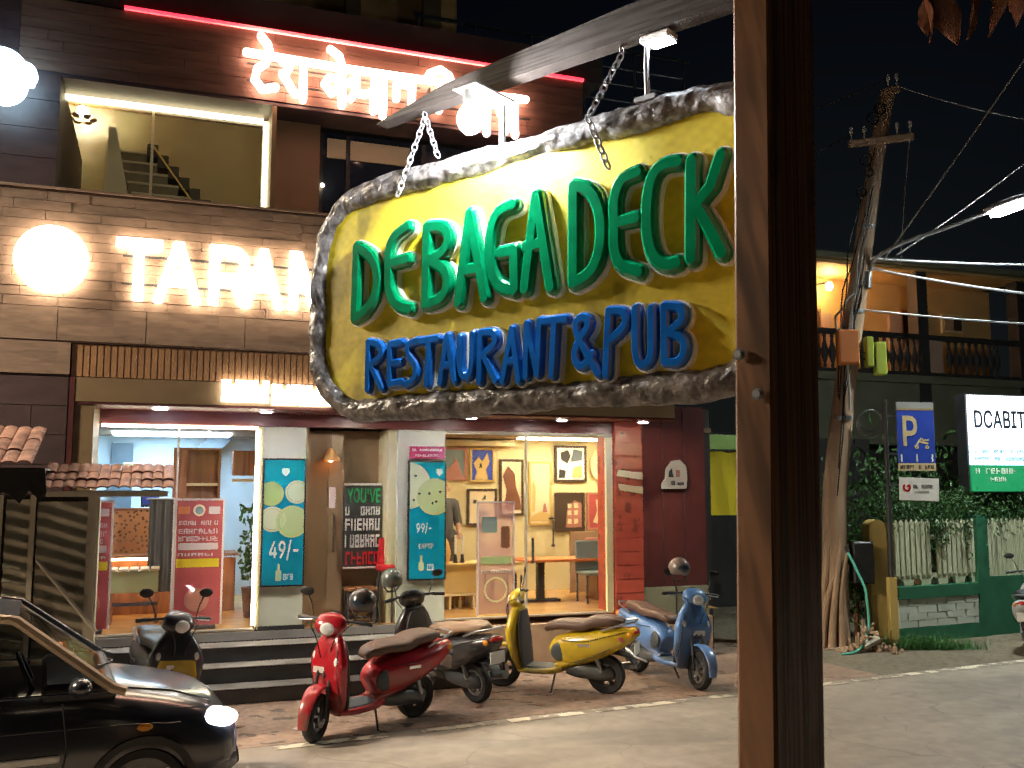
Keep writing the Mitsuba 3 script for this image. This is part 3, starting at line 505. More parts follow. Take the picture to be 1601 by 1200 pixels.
part(t, 'line', P(glyph_row(2.83, 3.24, 1.19, 1.23, 9, .003, .013, 21), 'm_standee_pale', FAC))

# ------------------------------------------------------------------ inside the left room
t = thing('counter', 'orange wood serving counter with a glowing strip under its top', 'counter')
part(t, 'top', P(bx(-2.1, -.02, 1.75, 2.5, 1.37, 1.40), 'm_wood_in', FAC)); c = part(t, 'front', P(bx(-2.1, -.04, 2.0, 2.05, .622, 1.33), 'm_wood_in', FAC))
for k in range(11): part(c, 'plank', boxin(FAC, 'm_wood_in', -2.08 + k * .185, -2.08 + k * .185 + .175, 1.982, 1.999, .63, 1.31))
part(t, 'light_strip', P(bx(-2.05, -.25, 1.78, 1.81, 1.335, 1.366), 'm_white', FAC, **emit((12, 7.5, 3.5), 1)))
t = thing('lattice_screen', 'orange brown pierced screen above the counter', 'screen')
part(t, 'panel', P(bx(-1.68, -1.14, 2.3, 2.34, 1.40, 1.97), 'm_lattice', FAC)); part(t, 'frame', P(cat([bx(-1.7, -1.68, 2.28, 2.36, 1.4, 1.99), bx(-1.14, -1.12, 2.28, 2.36, 1.4, 1.99), bx(-1.7, -1.12, 2.28, 2.36, 1.97, 2.0)]), 'm_wood_in', FAC))
t = thing('wall_cabinet', 'brown open cabinet with a pale shelf above the counter', 'cabinet')
for q in ((-.88, -.85), (-.28, -.25)): part(t, 'side', P(bx(q[0], q[1], 2.4, 2.75, 1.93, 2.80), 'm_wood_in', FAC))
part(t, 'back', P(bx(-.85, -.28, 2.72, 2.75, 1.93, 2.80), 'm_wood_in', FAC)); part(t, 'top', P(bx(-.88, -.25, 2.4, 2.75, 2.80, 2.83), 'm_wood_in', FAC)); part(t, 'shelf', P(bx(-.85, -.28, 2.42, 2.72, 2.30, 2.34), 'm_canvas_pale', FAC), 'pale shelf'); part(t, 'door', P(bx(-.88, -.7, 2.36, 2.40, 1.93, 2.8), 'm_wood_in', FAC))
t = thing('small_cabinet', 'small brown cabinet at the right end of the left glass', 'cabinet')
part(t, 'body', P(bx(-.08, .40, 2.4, 2.7, 2.45, 2.80), 'm_wood_in', FAC)); part(t, 'shelf', P(bx(-.08, .4, 2.38, 2.7, 2.36, 2.40), 'm_canvas_pale', FAC))
t = thing('back_shelf', 'metal kitchen shelf with boxes in the blue lit back', 'shelf')
part(t, 'board', P(bx(-1.75, -.75, 2.9, 3.2, 2.32, 2.35), 'm_steel', FAC)); part(t, 'board', P(bx(-1.75, -.75, 2.9, 3.2, 1.95, 1.98), 'm_steel', FAC))
for x in (-1.74, -.77): part(t, 'upright', P(bx(x, x + .03, 2.9, 2.93, .622, 2.5), 'm_steel', FAC))
for i, (x, b, h) in enumerate(((-1.55, 'm_postergreen', .28), (-1.25, 'm_postergreen', .26), (-.98, 'm_canvas_teal', .22))):
    single('storage_box', ['olive box at the left end of the kitchen shelf', 'olive box in the middle of the kitchen shelf', 'teal box at the right end of the kitchen shelf'][i], 'box', P(bx(x, x + .25, 2.92, 3.15, 2.352, 2.352 + h, r=.015), b, FAC))
t = thing('wall_screen', 'dark framed screen low on the blue lit kitchen wall', 'screen')
part(t, 'case', P(bx(-1.30, -1.05, 3.2, 3.24, 2.0, 2.25, r=.008), 'm_black', FAC)); part(t, 'glass', P(bx(-1.28, -1.07, 3.19, 3.2, 2.03, 2.23), 'm_canvas_blue', FAC))
t = thing('dark_curtain', 'dark brown hanging curtain before the counter', 'curtain')
f_ = [(x, 1.5 + .03 * math.sin(x * 60), 0) for x in np.linspace(-1.16, -.86, 30)]
v = np.array([(x, y, z) for z in (.95, 2.12) for x, y, _ in f_]); n_ = len(f_)
part(t, 'cloth', mikit.ply(moved(tm(v, [[i, i + 1, n_ + i + 1] for i in range(n_ - 1)] + [[i, n_ + i + 1, n_ + i] for i in range(n_ - 1)]), FAC), 'm_stairdark', True)); part(t, 'rod', P(cyl((-1.2, 1.5, 2.13), (-.82, 1.5, 2.13), .012, 8), 'm_steel', FAC))
t = thing('round_bush', 'dark leafy pot plant at the right end of the left glass', 'plant')
part(t, 'pot', P(cyl((.15, 1.2, .622), (.15, 1.2, 1.0), .13, 14, .17), 'm_terracotta', FAC, 30))
lf = []
for i in range(240):
    a, b, r = rng.uniform(0, 2 * PI), rng.uniform(-.9, 1), rng.uniform(.1, .26); m = ell((0, 0, 0), (.05, .022, .004), 0)
    m.apply_transform(trimesh.transformations.euler_matrix(rng.uniform(0, 6), rng.uniform(0, 6), rng.uniform(0, 6))); m.apply_translation((.15 + r * math.cos(a) * .8, 1.2 + r * math.sin(a) * .8, 1.55 + b * .5)); lf.append(m)
part(t, 'leaves', P(cat(lf), 'm_leaf', FAC), kind='stuff'); part(t, 'stem', P(cyl((.15, 1.2, 1.0), (.15, 1.2, 1.5), .02, 6), 'm_wood_in', FAC))
t = thing('high_table', 'small high table with a striped top behind the left glass', 'table')
for k in range(5): part(t, 'slat', boxin(FAC, 'm_canvas_pale', -1.60 + k * .122, -1.60 + k * .122 + .1, .95, 1.4, 1.26, 1.285))
part(t, 'apron', P(bx(-1.58, -1.02, 1.0, 1.35, 1.0, 1.25), 'm_postergreen', FAC)); part(t, 'rail', P(bx(-1.58, -1.02, 1.0, 1.02, .84, .88), 'm_dark', FAC))
for x in (-1.57, -1.05):
    for y in (1.0, 1.33): part(t, 'leg', P(bx(x, x + .03, y, y + .03, .622, 1.0), 'm_wood_in', FAC))

# ------------------------------------------------------------------ inside the right room
def picture(label, x0, x1, z0, z1, fr, cv, marks=()):
    t = thing('framed_picture', label, 'picture', 'pictures on the cream wall'); y = 3.0
    part(t, 'frame', P(cat([bx(x0, x0 + .035, y, y + .045, z0, z1), bx(x1 - .035, x1, y, y + .045, z0, z1), bx(x0 + .035, x1 - .035, y, y + .045, z0, z0 + .035), bx(x0 + .035, x1 - .035, y, y + .045, z1 - .035, z1)]), fr, FAC))
    part(t, 'canvas', P(bx(x0 + .03, x1 - .03, y + .015, y + .04, z0 + .03, z1 - .03), cv, FAC))
    for i, (pts, b) in enumerate(marks): part(t, 'figure', P(extrude(poly([(x0 + u * (x1 - x0), z0 + v * (z1 - z0)) for u, v in pts]), .004, y + .008 - .001 * i), b, FAC))
picture('picture of a rose coloured peak, top left on the cream wall', 3.15, 3.56, 2.40, 2.92, 'm_canvas_rose', 'm_canvas_teal', [([(.1, .08), (.9, .08), (.75, .35), (.55, .7), (.45, .5), (.2, .3)], 'm_canvas_rose')])
picture('picture of a golden shape on deep blue', 3.62, 4.04, 2.37, 2.92, 'm_canvas_gold', 'm_canvas_blue', [([(.2, .07), (.75, .07), (.65, .35), (.8, .6), (.7, .85), (.5, .6), (.35, .75), (.15, .55), (.28, .3)], 'm_canvas_gold'), ([(.38, .42), (.5, .42), (.46, .56), (.4, .54)], 'm_dark')])
picture('tall dark framed picture of a brown rock shape', 4.13, 4.54, 1.83, 2.74, 'm_door', 'm_canvas_pale', [([(.15, .1), (.9, .1), (.85, .3), (.68, .5), (.62, .75), (.35, .88), (.12, .7), (.3, .45)], 'm_canvas_brown')])
picture('tall gold framed picture of pale sand', 4.64, 5.04, 1.67, 2.71, 'm_canvas_gold', 'm_canvas_pale', [([(.1, .06), (.9, .06), (.9, .17), (.5, .22), (.1, .14)], 'm_canvas_gold'), ([(.12, .2), (.25, .22), (.3, .6), (.15, .7)], 'm_canvas_gold'), ([(.6, .2), (.8, .2), (.72, .34), (.64, .34)], 'm_canvas_rose')])
picture('dark framed picture of dark leaves on white, top right of the cream wall', 5.10, 5.67, 2.38, 2.98, 'm_door', 'm_white', [([(.12, .1), (.3, .1), (.34, .3), (.14, .35)], 'm_dark'), ([(.2, .6), (.4, .5), (.5, .72), (.4, .88), (.18, .8)], 'm_dark'), ([(.5, .55), (.85, .6), (.88, .85), (.6, .9)], 'm_slate'), ([(.55, .12), (.85, .12), (.85, .45), (.6, .4)], 'm_canvas_gold')])
picture('dark picture with pale patches beside the pull cord', 5.10, 5.63, 1.56, 2.20, 'm_door', 'm_door', [([(.35, .1), (.9, .1), (.9, .72), (.65, .8), (.4, .55)], 'm_canvas_rose')] + [([(.42 + a, .2 + b), (.55 + a, .2 + b), (.55 + a, .32 + b), (.42 + a, .32 + b)], 'm_canvas_pale') for a in (0, .22) for b in (0, .22, .4)])
picture('red portrait picture at the right end of the lower row', 5.68, 6.20, 1.58, 2.20, 'm_canvas_rose', 'm_standee', [([(.2, .2), (.5, .15), (.7, .5), (.5, .85), (.3, .8), (.35, .5)], 'm_canvas_pale')])
picture('black framed sketch behind the translucent door poster', 3.58, 4.08, 1.68, 2.26, 'm_door', 'm_canvas_pale', [([(.2, .6), (.3, .6), (.3, .7), (.2, .7)], 'm_dark'), ([(.5, .7), (.62, .72), (.6, .84)], 'm_dark'), ([(.3, .2), (.7, .25), (.6, .45)], 'm_canvas_teal')])
t = thing('wall_plate', 'round pale plate hung at the right end of the cream wall', 'plate')
part(t, 'rim', P(trimesh.creation.revolve(np.array([[0, 0], [.22, 0], [.30, .05], [.30, .065], [.21, .02], [0, .02]]), sections=28).apply_transform(np.array([[.85, 0, 0, 5.98], [0, 0, -1, 3.04], [0, 1, 0, 2.67], [0, 0, 0, 1.]])), 'm_canvas_pale', FAC, 30)); part(t, 'motif', d(poly([(5.93, 2.55), (5.98, 2.6), (5.96, 2.75), (5.92, 2.68)]), 'm_dark', 3.0))
t = thing('dining_table', 'long table with an orange top behind the right glass', 'table')
part(t, 'top', P(bx(3.93, 5.22, 1.3, 1.9, 1.20, 1.24, r=.006), 'm_orange', FAC)); part(t, 'pedestal', P(bx(4.22, 4.32, 1.55, 1.65, .65, 1.2), 'm_black', FAC)); part(t, 'foot', P(bx(4.0, 4.55, 1.5, 1.7, .622, .65), 'm_black', FAC)); part(t, 'leg', P(bx(5.1, 5.16, 1.4, 1.8, .622, 1.2), 'm_wood_in', FAC))
def chair(label, x, y, b):
    t = thing('dining_chair', label, 'chair', 'chairs in the picture room')
    part(t, 'seat', P(bx(x, x + .42, y, y + .42, 1.02, 1.07, r=.015), b, FAC, 30)); part(t, 'backrest', P(bx(x, x + .42, y + .39, y + .43, 1.07, 1.5, r=.015), b, FAC, 30))
    for a in (x + .02, x + .38):
        for c in (y + .02, y + .38): part(t, 'leg', P(cyl((a, c, .622), (a, c, 1.02), .014, 6), 'm_dark', FAC))
chair('teal backed chair right of the long table', 4.75, 1.0, 'm_canvas_teal'); chair('rose chair at the far right of the long table', 5.25, 1.75, 'm_canvas_rose'); chair('pale cushioned chair left of the long table', 3.55, 1.7, 'm_canvas_pale')
t = thing('pull_cord', 'thin dark pull cord hanging on the cream wall', 'cord')
part(t, 'cord', P(cyl((5.05, 2.98, 1.35), (5.05, 2.98, 1.75), .01, 6), 'm_dark', FAC)); part(t, 'knob', P(ell((5.05, 2.98, 1.34), (.03, .03, .03), 1), 'm_dark', FAC, True)); part(t, 'hook', P(ell((5.02, 2.98, 1.78), (.05, .03, .02), 1), 'm_dark', FAC, True))
single('low_partition', 'rose brown low partition board behind the table', 'partition', P(bx(5.15, 5.95, 2.5, 2.54, .622, 1.58), 'm_conc', FAC))
t = thing('service_counter', 'yellow service counter with red shelves at the left of the right room', 'counter')
part(t, 'top', P(bx(2.40, 3.75, 1.0, 1.5, 1.20, 1.24), 'm_canvas_gold', FAC)); part(t, 'front', P(bx(2.4, 3.1, 1.05, 1.1, .84, 1.2), 'm_canvas_gold', FAC)); part(t, 'shelf', P(bx(2.4, 3.1, 1.05, 1.45, .80, .835), 'm_canvas_pale', FAC))
for x in (2.40, 2.72, 3.06): part(t, 'divider', P(bx(x, x + .03, 1.06, 1.45, .622, .80), 'm_canvas_pale', FAC))
part(t, 'back_panel', P(bx(2.4, 3.1, 1.42, 1.45, .622, .8), 'm_standee', FAC), 'red back of the shelves')
for i, (x, b) in enumerate(((2.50, 'm_signred'), (2.60, 'm_black'), (2.82, 'm_black'), (2.92, 'm_white'))):
    single('bottle', ['red bottle on the low shelf, leftmost', 'black bottle on the low shelf, second from left', 'black bottle in the right compartment of the low shelf', 'white bottle in the right compartment of the low shelf'][i], 'bottle', P(cat([cyl((x, 1.2, .622), (x, 1.2, .72), .025, 10), cyl((x, 1.2, .72), (x, 1.2, .77), .011, 8)]), b, FAC, 30), 'bottles on the low shelf')
t = thing('flour_sack', 'orange yellow sack standing on the service counter by the man', 'sack')
part(t, 'bag', P(loft([(2.62, 1.24, .11, .12), (2.62, 1.38, .14, .15), (2.64, 1.55, .10, .10), (2.65, 1.60, .05, .05)], 14).apply_translation((0, 1.2, 0)), 'm_sack', FAC, True)); part(t, 'tie', P(cyl((2.64, 1.2, 1.58), (2.64, 1.2, 1.60), .06, 10), 'm_wood_in', FAC))
for i, x in enumerate((2.83, 2.93)):
    t = thing('candle', ['white candle on the service counter, left of the pair', 'white candle on the service counter, right of the pair'][i], 'candle', 'candles on the counter')
    part(t, 'stick', P(cyl((x, 1.15, 1.36), (x, 1.15, 1.62), .018, 10), 'm_white', FAC)); part(t, 'holder', P(cyl((x, 1.15, 1.242), (x, 1.15, 1.36), .03, 10, .02), 'm_black', FAC))

# ================================================================== THE PERSON (seen from behind through the right glass)
def bones(js, res=.022):
    """one smooth surface from bones (p, r, q, s): hulls of the spheres at both joints"""
    parts = []
    for p, r, q, s in js:
        a = m3.Manifold.sphere(r, 16).translate(p); b = m3.Manifold.sphere(s, 16).translate(q); parts.append(m3.Manifold.batch_hull([a, b]))
    m = m3.Manifold.batch_boolean(parts, m3.OpType.Add).refine_to_length(res).to_mesh()
    t = tm(m.vert_properties[:, :3], m.tri_verts); t.merge_vertices(); trimesh.smoothing.filter_taubin(t, iterations=8); return t
t = thing('person', 'person in a dark shirt seen from behind, standing at the yellow service counter', 'person')
F2 = FAC @ np.array([[1, 0, 0, 2.86], [0, 1, 0, 1.95], [0, 0, 1, .622], [0, 0, 0, 1.0]])
body = [((-.10, 0, .95), .115, (.10, 0, .95), .115), ((0, 0, .98), .15, (0, .01, 1.20), .15), ((0, .01, 1.2), .15, (0, .01, 1.36), .14), ((-.17, .01, 1.42), .065, (.17, .01, 1.42), .065), ((0, .01, 1.36), .13, (0, .01, 1.46), .07),
        ((0, .01, 1.44), .06, (0, 0, 1.55), .055), ((-.09, 0, .92), .10, (-.10, -.02, .50), .065), ((.09, 0, .92), .10, (.10, 0, .50), .065), ((-.10, -.02, .50), .062, (-.10, .03, .08), .042), ((.10, 0, .50), .062, (.10, .05, .08), .042),
        ((-.10, .03, .06), .045, (-.11, -.13, .04), .035), ((.10, .05, .06), .045, (.11, -.11, .04), .035),
        ((-.19, .01, 1.41), .055, (-.24, -.02, 1.14), .042), ((-.24, -.02, 1.14), .042, (-.18, -.24, 1.02), .030), ((.19, .01, 1.41), .055, (.25, .02, 1.14), .042), ((.25, .02, 1.14), .042, (.2, -.2, 1.0), .030)]
for sx, hx, hy, hz in ((-1, -.175, -.27, 1.005), (1, .195, -.23, .985)):
    body.append(((hx, hy, hz), .032, (hx, hy - .05, hz - .02), .028))
    for k in range(4): body.append(((hx + (k - 1.5) * .02, hy - .06, hz - .025), .010, (hx + (k - 1.5) * .022, hy - .115 - .012 * (1 if k in (1, 2) else 0), hz - .06), .008))
    body.append(((hx - sx * .03, hy - .02, hz - .01), .012, (hx - sx * .055, hy - .06, hz - .035), .009))
head = [((0, -.01, 1.60), .085, (0, .0, 1.66), .10), ((0, -.05, 1.57), .055, (0, -.02, 1.62), .08), ((0, -.10, 1.61), .012, (0, -.085, 1.64), .012), ((-.095, .0, 1.62), .02, (-.09, 0, 1.65), .02), ((.095, 0, 1.62), .02, (.09, 0, 1.65), .02)]
part(t, 'body', P(bones(body + head, .016), 'm_skin', F2, True))
part(t, 'shirt', P(bones([(p, r + .018, q, s + .018) for p, r, q, s in body[:5]] + [(p, r + .02, q, s + .022) for p, r, q, s in (body[12], body[14])]), 'm_shirt', F2, True))
part(t, 'trousers', P(bones([(p, r + .016, q, s + .02) for p, r, q, s in (body[0], *body[6:10])]), 'm_stairdark', F2, True))
part(t, 'hair', P(bones([((0, .015, 1.66), .102, (0, .035, 1.64), .09)], .02), 'm_hair', F2, True))
for sx in (-1, 1): part(t, 'eye', P(ell((sx * .035, -.098, 1.645), (.011, .008, .008), 1), 'm_white', F2, True))

# ================================================================== THE HANGING SIGN IN FRONT
# timber post: leans about one degree, one broad dark side, one narrow brown side
q0, q1 = np.array([.5455, 2.09, .0]), np.array([.640, 2.09, 5.2])
cs = np.array([[.570, 2.10], [.500, 2.162], [.500 + .168, 2.162 + .212], [.741, 2.312]])
def ring(z, r=.007):
    s = .019 * (z - 2.25); out = []
    for i in range(4):
        a, b, c = cs[i - 1], cs[i], cs[(i + 1) % 4]
        out += [b + (a - b) / np.linalg.norm(a - b) * r, b + (c - b) / np.linalg.norm(c - b) * r]
    w = [.0018 * (meshkit.noise(np.array([[i * 3.7, z * 2.1, 0.5]]))[0] - .5) for i in range(8)]
    return [(x + s + w[i], y + w[i], z) for i, (x, y) in enumerate(out)]
zs = np.linspace(-.1, 5.2, 60); v = [p for z in zs for p in ring(z)]; f = []
for i in range(len(zs) - 1):
    for j in range(8): a, b = i * 8 + j, i * 8 + (j + 1) % 8; f += [[a, b, b + 8], [a, b + 8, a + 8]]
pm = tm(v, f); pm.fix_normals()
t = thing('timber_post', 'tall brown timber post standing in the foreground, beam and board behind it', 'post')
part(t, 'shaft', P(pm, 'm_post', None, 20))
for i, (bxp, byp, bz) in enumerate(((.5135, 2.1450, 2.553), (.5455, 2.1145, 2.460))):
    k = part(t, 'bolt', P(cat([cyl((bxp, byp, bz), (bxp - .007, byp - .009, bz), .009, 8)]), 'm_galv', None, 30)); part(k, 'washer', P(cyl((bxp, byp, bz), (bxp - .003, byp - .0038, bz), .014, 14), 'm_steel', None, 30))
# beam
t = thing('wooden_beam', 'dark beam with an angled cut end carrying the chains of the board', 'beam')
b_ = extrude(poly([(-2.50, 3.583), (-.62, 3.59), (-.62, 3.70), (-1.43, 3.69), (-2.16, 3.645)]), .06, -.03)
part(t, 'timber', P(b_, 'm_beam', SIGN))
for x in (-2.28, -1.46): part(t, 'eye_bolt', P(cat([trimesh.creation.torus(.012, .003, 12, 6).apply_transform(trimesh.transformations.rotation_matrix(PI / 2, (0, 1, 0))).apply_translation((x, 0, 3.572))]), 'm_galv', SIGN, 30))
# the board
t = thing('hanging_signboard', 'yellow hanging board reading De Baga Deck Restaurant & Pub in a rough dark rim', 'sign')
part(t, 'panel', P(extrude(rrect(-2.81, -.94, 2.535, 3.335, .25), .05, -.02), 'm_yellowboard', SIGN))
L1 = [('D',[[(-2.56,3.126),(-2.565,2.866)],[(-2.56,3.126),(-2.496,3.092),(-2.449,3.028),(-2.453,2.941),(-2.502,2.883),(-2.565,2.866)]]),('E',[[(-2.305,3.157),(-2.369,3.136),(-2.397,3.085),(-2.394,3.036)],[(-2.394,3.038),(-2.303,3.043)],[(-2.394,3.036),(-2.395,2.949),(-2.354,2.885),(-2.29,2.866)]]),('B',[[(-2.21,3.14),(-2.213,2.873)],[(-2.21,3.14),(-2.13,3.13),(-2.105,3.085),(-2.134,3.036),(-2.204,3.024)],[(-2.204,3.024),(-2.128,2.99),(-2.108,2.927),(-2.142,2.879),(-2.213,2.873)]]),('A',[[(-2.018,3.152),(-2.064,2.862)],[(-2.018,3.152),(-1.951,2.863)],[(-2.045,2.963),(-1.979,2.965)]]),('G',[[(-1.834,3.148),(-1.901,3.139),(-1.931,3.078),(-1.931,2.962),(-1.897,2.892),(-1.834,2.87)],[(-1.888,2.999),(-1.83,3.0),(-1.827,2.876)]]),('A',[[(-1.744,3.159),(-1.788,2.871)],[(-1.744,3.159),(-1.689,2.864)],[(-1.783,3.003),(-1.715,3.006)]]),('D',[[(-1.602,3.163),(-1.605,2.864)],[(-1.602,3.163),(-1.539,3.14),(-1.505,3.06),(-1.505,2.96),(-1.538,2.885),(-1.605,2.864)]]),('E',[[(-1.379,3.158),(-1.435,3.15),(-1.46,3.092),(-1.458,3.022)],[(-1.458,3.022),(-1.386,3.024)],[(-1.458,3.022),(-1.461,2.946),(-1.439,2.89),(-1.381,2.866)]]),('C',[[(-1.248,3.16),(-1.3,3.165),(-1.34,3.127),(-1.353,3.0),(-1.337,2.908),(-1.296,2.87),(-1.258,2.874)]]),('K',[[(-1.205,3.154),(-1.212,2.879)],[(-1.117,3.15),(-1.149,3.07),(-1.202,3.021)],[(-1.193,3.022),(-1.155,2.954),(-1.121,2.881)]])]
L2 = [('R',[[(-2.489,2.77),(-2.491,2.601)],[(-2.489,2.77),(-2.427,2.756),(-2.421,2.713),(-2.481,2.686)],[(-2.476,2.686),(-2.419,2.6)]]),('E',[[(-2.38,2.751),(-2.381,2.613)],[(-2.38,2.751),(-2.327,2.753)],[(-2.381,2.682),(-2.334,2.685)],[(-2.381,2.613),(-2.321,2.615)]]),('S',[[(-2.247,2.752),(-2.293,2.744),(-2.296,2.71),(-2.253,2.668),(-2.258,2.62),(-2.302,2.606)]]),('T',[[(-2.231,2.749),(-2.156,2.75)],[(-2.194,2.75),(-2.204,2.599)]]),('A',[[(-2.112,2.753),(-2.143,2.6)],[(-2.112,2.753),(-2.08,2.603)],[(-2.13,2.655),(-2.092,2.659)]]),('U',[[(-2.057,2.744),(-2.058,2.635),(-2.031,2.605),(-2.003,2.627),(-2.002,2.749)]]),('R',[[(-1.968,2.749),(-1.973,2.592)],[(-1.968,2.749),(-1.91,2.749),(-1.903,2.708),(-1.96,2.677)],[(-1.955,2.677),(-1.904,2.591)]]),('A',[[(-1.839,2.749),(-1.877,2.587)],[(-1.839,2.749),(-1.813,2.585)],[(-1.861,2.648),(-1.822,2.65)]]),('N',[[(-1.785,2.596),(-1.78,2.758)],[(-1.78,2.758),(-1.741,2.6)],[(-1.741,2.6),(-1.731,2.763)]]),('T',[[(-1.716,2.759),(-1.635,2.759)],[(-1.675,2.76),(-1.686,2.592)]]),('&',[[(-1.519,2.583),(-1.594,2.705),(-1.599,2.745),(-1.569,2.761),(-1.546,2.733),(-1.591,2.685),(-1.606,2.64),(-1.584,2.605),(-1.553,2.622),(-1.541,2.644)]]),('P',[[(-1.481,2.765),(-1.493,2.578)],[(-1.481,2.765),(-1.425,2.759),(-1.424,2.714),(-1.476,2.68)]]),('U',[[(-1.392,2.761),(-1.395,2.628),(-1.377,2.596),(-1.354,2.601),(-1.34,2.63),(-1.34,2.755)]]),('B',[[(-1.299,2.757),(-1.3,2.601)],[(-1.299,2.757),(-1.243,2.749),(-1.243,2.707),(-1.293,2.681)],[(-1.293,2.681),(-1.242,2.667),(-1.236,2.624),(-1.26,2.593),(-1.3,2.601)]])]
def chaikin(l, k=2):
    if len(l) < 4: return l
    p = np.array(l)
    for _ in range(k):
        q = np.empty((2 * len(p) - 2, 2)); q[0::2] = .75 * p[:-1] + .25 * p[1:]; q[1::2] = .25 * p[:-1] + .75 * p[1:]
        p = np.vstack([p[:1], q[1:-1], p[-1:]])
    return [tuple(x) for x in p]
def puffy(ls, r):
    ms = []
    for l in ls:
        for p, q in zip(l[:-1], l[1:]):
            pts = []
            for (cx, cz) in (p, q):
                for rr, yy_ in ((r, -.015), (r, -.046), (r * .88, -.056), (r * .55, -.063)):
                    pts += [(cx + rr * math.cos(a_), yy_, cz + rr * math.sin(a_)) for a_ in np.arange(12) * PI / 6]
            ms.append(m3.Manifold.hull_points(pts))
    m = m3.Manifold.batch_boolean(ms, m3.OpType.Add).to_mesh(); return tm(m.vert_properties[:, :3], m.tri_verts)
for L, r, b, nm in ((L1, .0265, 'm_green', 'green_letter'), (L2, .0170, 'm_blue', 'blue_letter')):
    for ch_, ls in L:
        ls = [chaikin(l) for l in ls]
        k = part(t, nm, P(puffy(ls, r), b, SIGN, 25)); part(k, 'outline', P(extrude(stroke(ls, r + .005), .022, -.042), 'm_outline', SIGN))
# rough rim: a gnarled cement log round the board
pts = list(rrect(-2.805, -.94, 2.535, 3.335, .25).exterior.coords)[:-1]
p = np.array([(x, 0, z) for x, z in pts]); p = np.vstack([p, p[:1]]); s = np.r_[0, np.cumsum(np.linalg.norm(np.diff(p, axis=0), axis=1))]
u = np.linspace(0, s[-1], 421)[:-1]; p = np.stack([np.interp(u, s, p[:, i]) for i in range(3)], 1)
tt = np.roll(p, -1, 0) - np.roll(p, 1, 0); tt /= np.linalg.norm(tt, axis=1, keepdims=True); yy = np.array([0, 1.0, 0]); out = np.cross(tt, yy)
an = np.arange(40) * 2 * PI / 40; vv = []
for i in range(len(p)):
    rad = .047 * (1 + .08 * math.sin(u[i] * 9 + 1) * math.sin(u[i] * 3.1))
    d0 = np.cos(an)[:, None] * out[i] + np.sin(an)[:, None] * yy
    q = p[i] + rad * d0
    n1 = meshkit.fbm(q * 13, 3, 5) - .5; n2 = meshkit.fbm(q * 48, 2, 8) - .5
    ridge = abs(meshkit.noise(np.stack([an * 2.2 + 3 * meshkit.noise(q * 9, 4), np.full(40, u[i] * 7), 0 * an], 1), 2) - .5)
    vv.append(q + d0 * (.026 * n1 + .007 * n2 + .014 * ridge - .003)[:, None])
n_, k_ = len(p), 40; v = np.vstack(vv); f = []
for i in range(n_):
    for j in range(k_): a, b = i * k_ + j, i * k_ + (j + 1) % k_; c, e = ((i + 1) % n_) * k_ + j, ((i + 1) % n_) * k_ + (j + 1) % k_; f += [[a, b, e], [a, e, c]]
fm = tm(v, f); fm.fix_normals(); part(t, 'rim', P(fm, 'm_bark', SIGN, True), 'gnarled dark rim, pale where worn')
# chains
def chain(label, a, b):
    t = thing('chain', label, 'chain', 'chains that carry the board')
    a, b = np.array(a), np.array(b); L = np.linalg.norm(b - a); n = max(3, int(L / .024)); dirv = (b - a) / L
    base = trimesh.creation.torus(.0105, .0032, 14, 6); base.apply_scale((1, 1, 1)); S = np.diag([1.0, 1.55, 1, 1]); base.apply_transform(S)
    for i in range(n):
        m = base.copy(); m.apply_transform(trimesh.transformations.rotation_matrix(PI / 2 * (i % 2) + .35, (0, 1, 0)))
        m.apply_transform(trimesh.geometry.align_vectors((0, 1, 0), dirv)); m.apply_translation(a + dirv * (i + .5) * L / n); part(t, 'link', P(m, 'm_galv', SIGN, 50))
chain('silver chain at the left, its long strand down over the rim', (-2.28, 0, 3.56), (-2.335, -.075, 3.27)); chain('short right strand of the left chain pair', (-2.275, 0, 3.56), (-2.205, -.01, 3.40)); 
chain('silver chain right of the lamp, upper strand from beam to rim', (-1.46, 0, 3.56), (-1.54, -.06, 3.37)); chain('lower strand of the right chain hanging over the rim onto the yellow board', (-1.54, -.075, 3.36), (-1.475, -.06, 3.19))
# flood lamp standing on the rim, and a second lamp on an L bracket
t = thing('bulb_lamp', 'glaring white bulb on a small plate mounted over the rim of the board', 'lamp')
part(t, 'bulb', P(ell((-1.935, -.15, 3.425), (.044, .044, .050), 3), 'm_white', SIGN, True, **emit((400, 410, 420), 20))); part(t, 'socket', P(cyl((-1.935, -.15, 3.47), (-1.935, -.15, 3.52), .024, 14), 'm_white', SIGN, 40))
part(t, 'plate', P(bx(-1.985, -1.885, -.185, .02, 3.521, 3.531, r=.003), 'm_galv', SIGN)); part(t, 'bracket', P(cat([bx(-1.945, -1.925, .005, .018, 3.36, 3.521)]), 'm_galv', SIGN))
t = thing('bracket_lamp', 'white lamp head on a twisted upright rod, right of the flood lamp', 'lamp')
part(t, 'rod', P(tube([(-1.375, 0, 3.38), (-1.374, -.005, 3.5), (-1.373, 0, 3.575)], .009, 8), 'm_galv', SIGN, True)); part(t, 'head', P(bx(-1.385, -1.285, -.03, .03, 3.555, 3.580, r=.006), 'm_white', SIGN)); part(t, 'lens', P(bx(-1.36, -1.29, -.024, .024, 3.551, 3.5545), 'm_white', SIGN, **emit((9, 10, 11), 1))); part(t, 'foot', P(bx(-1.41, -1.34, -.02, .02, 3.385, 3.40), 'm_galv', SIGN))

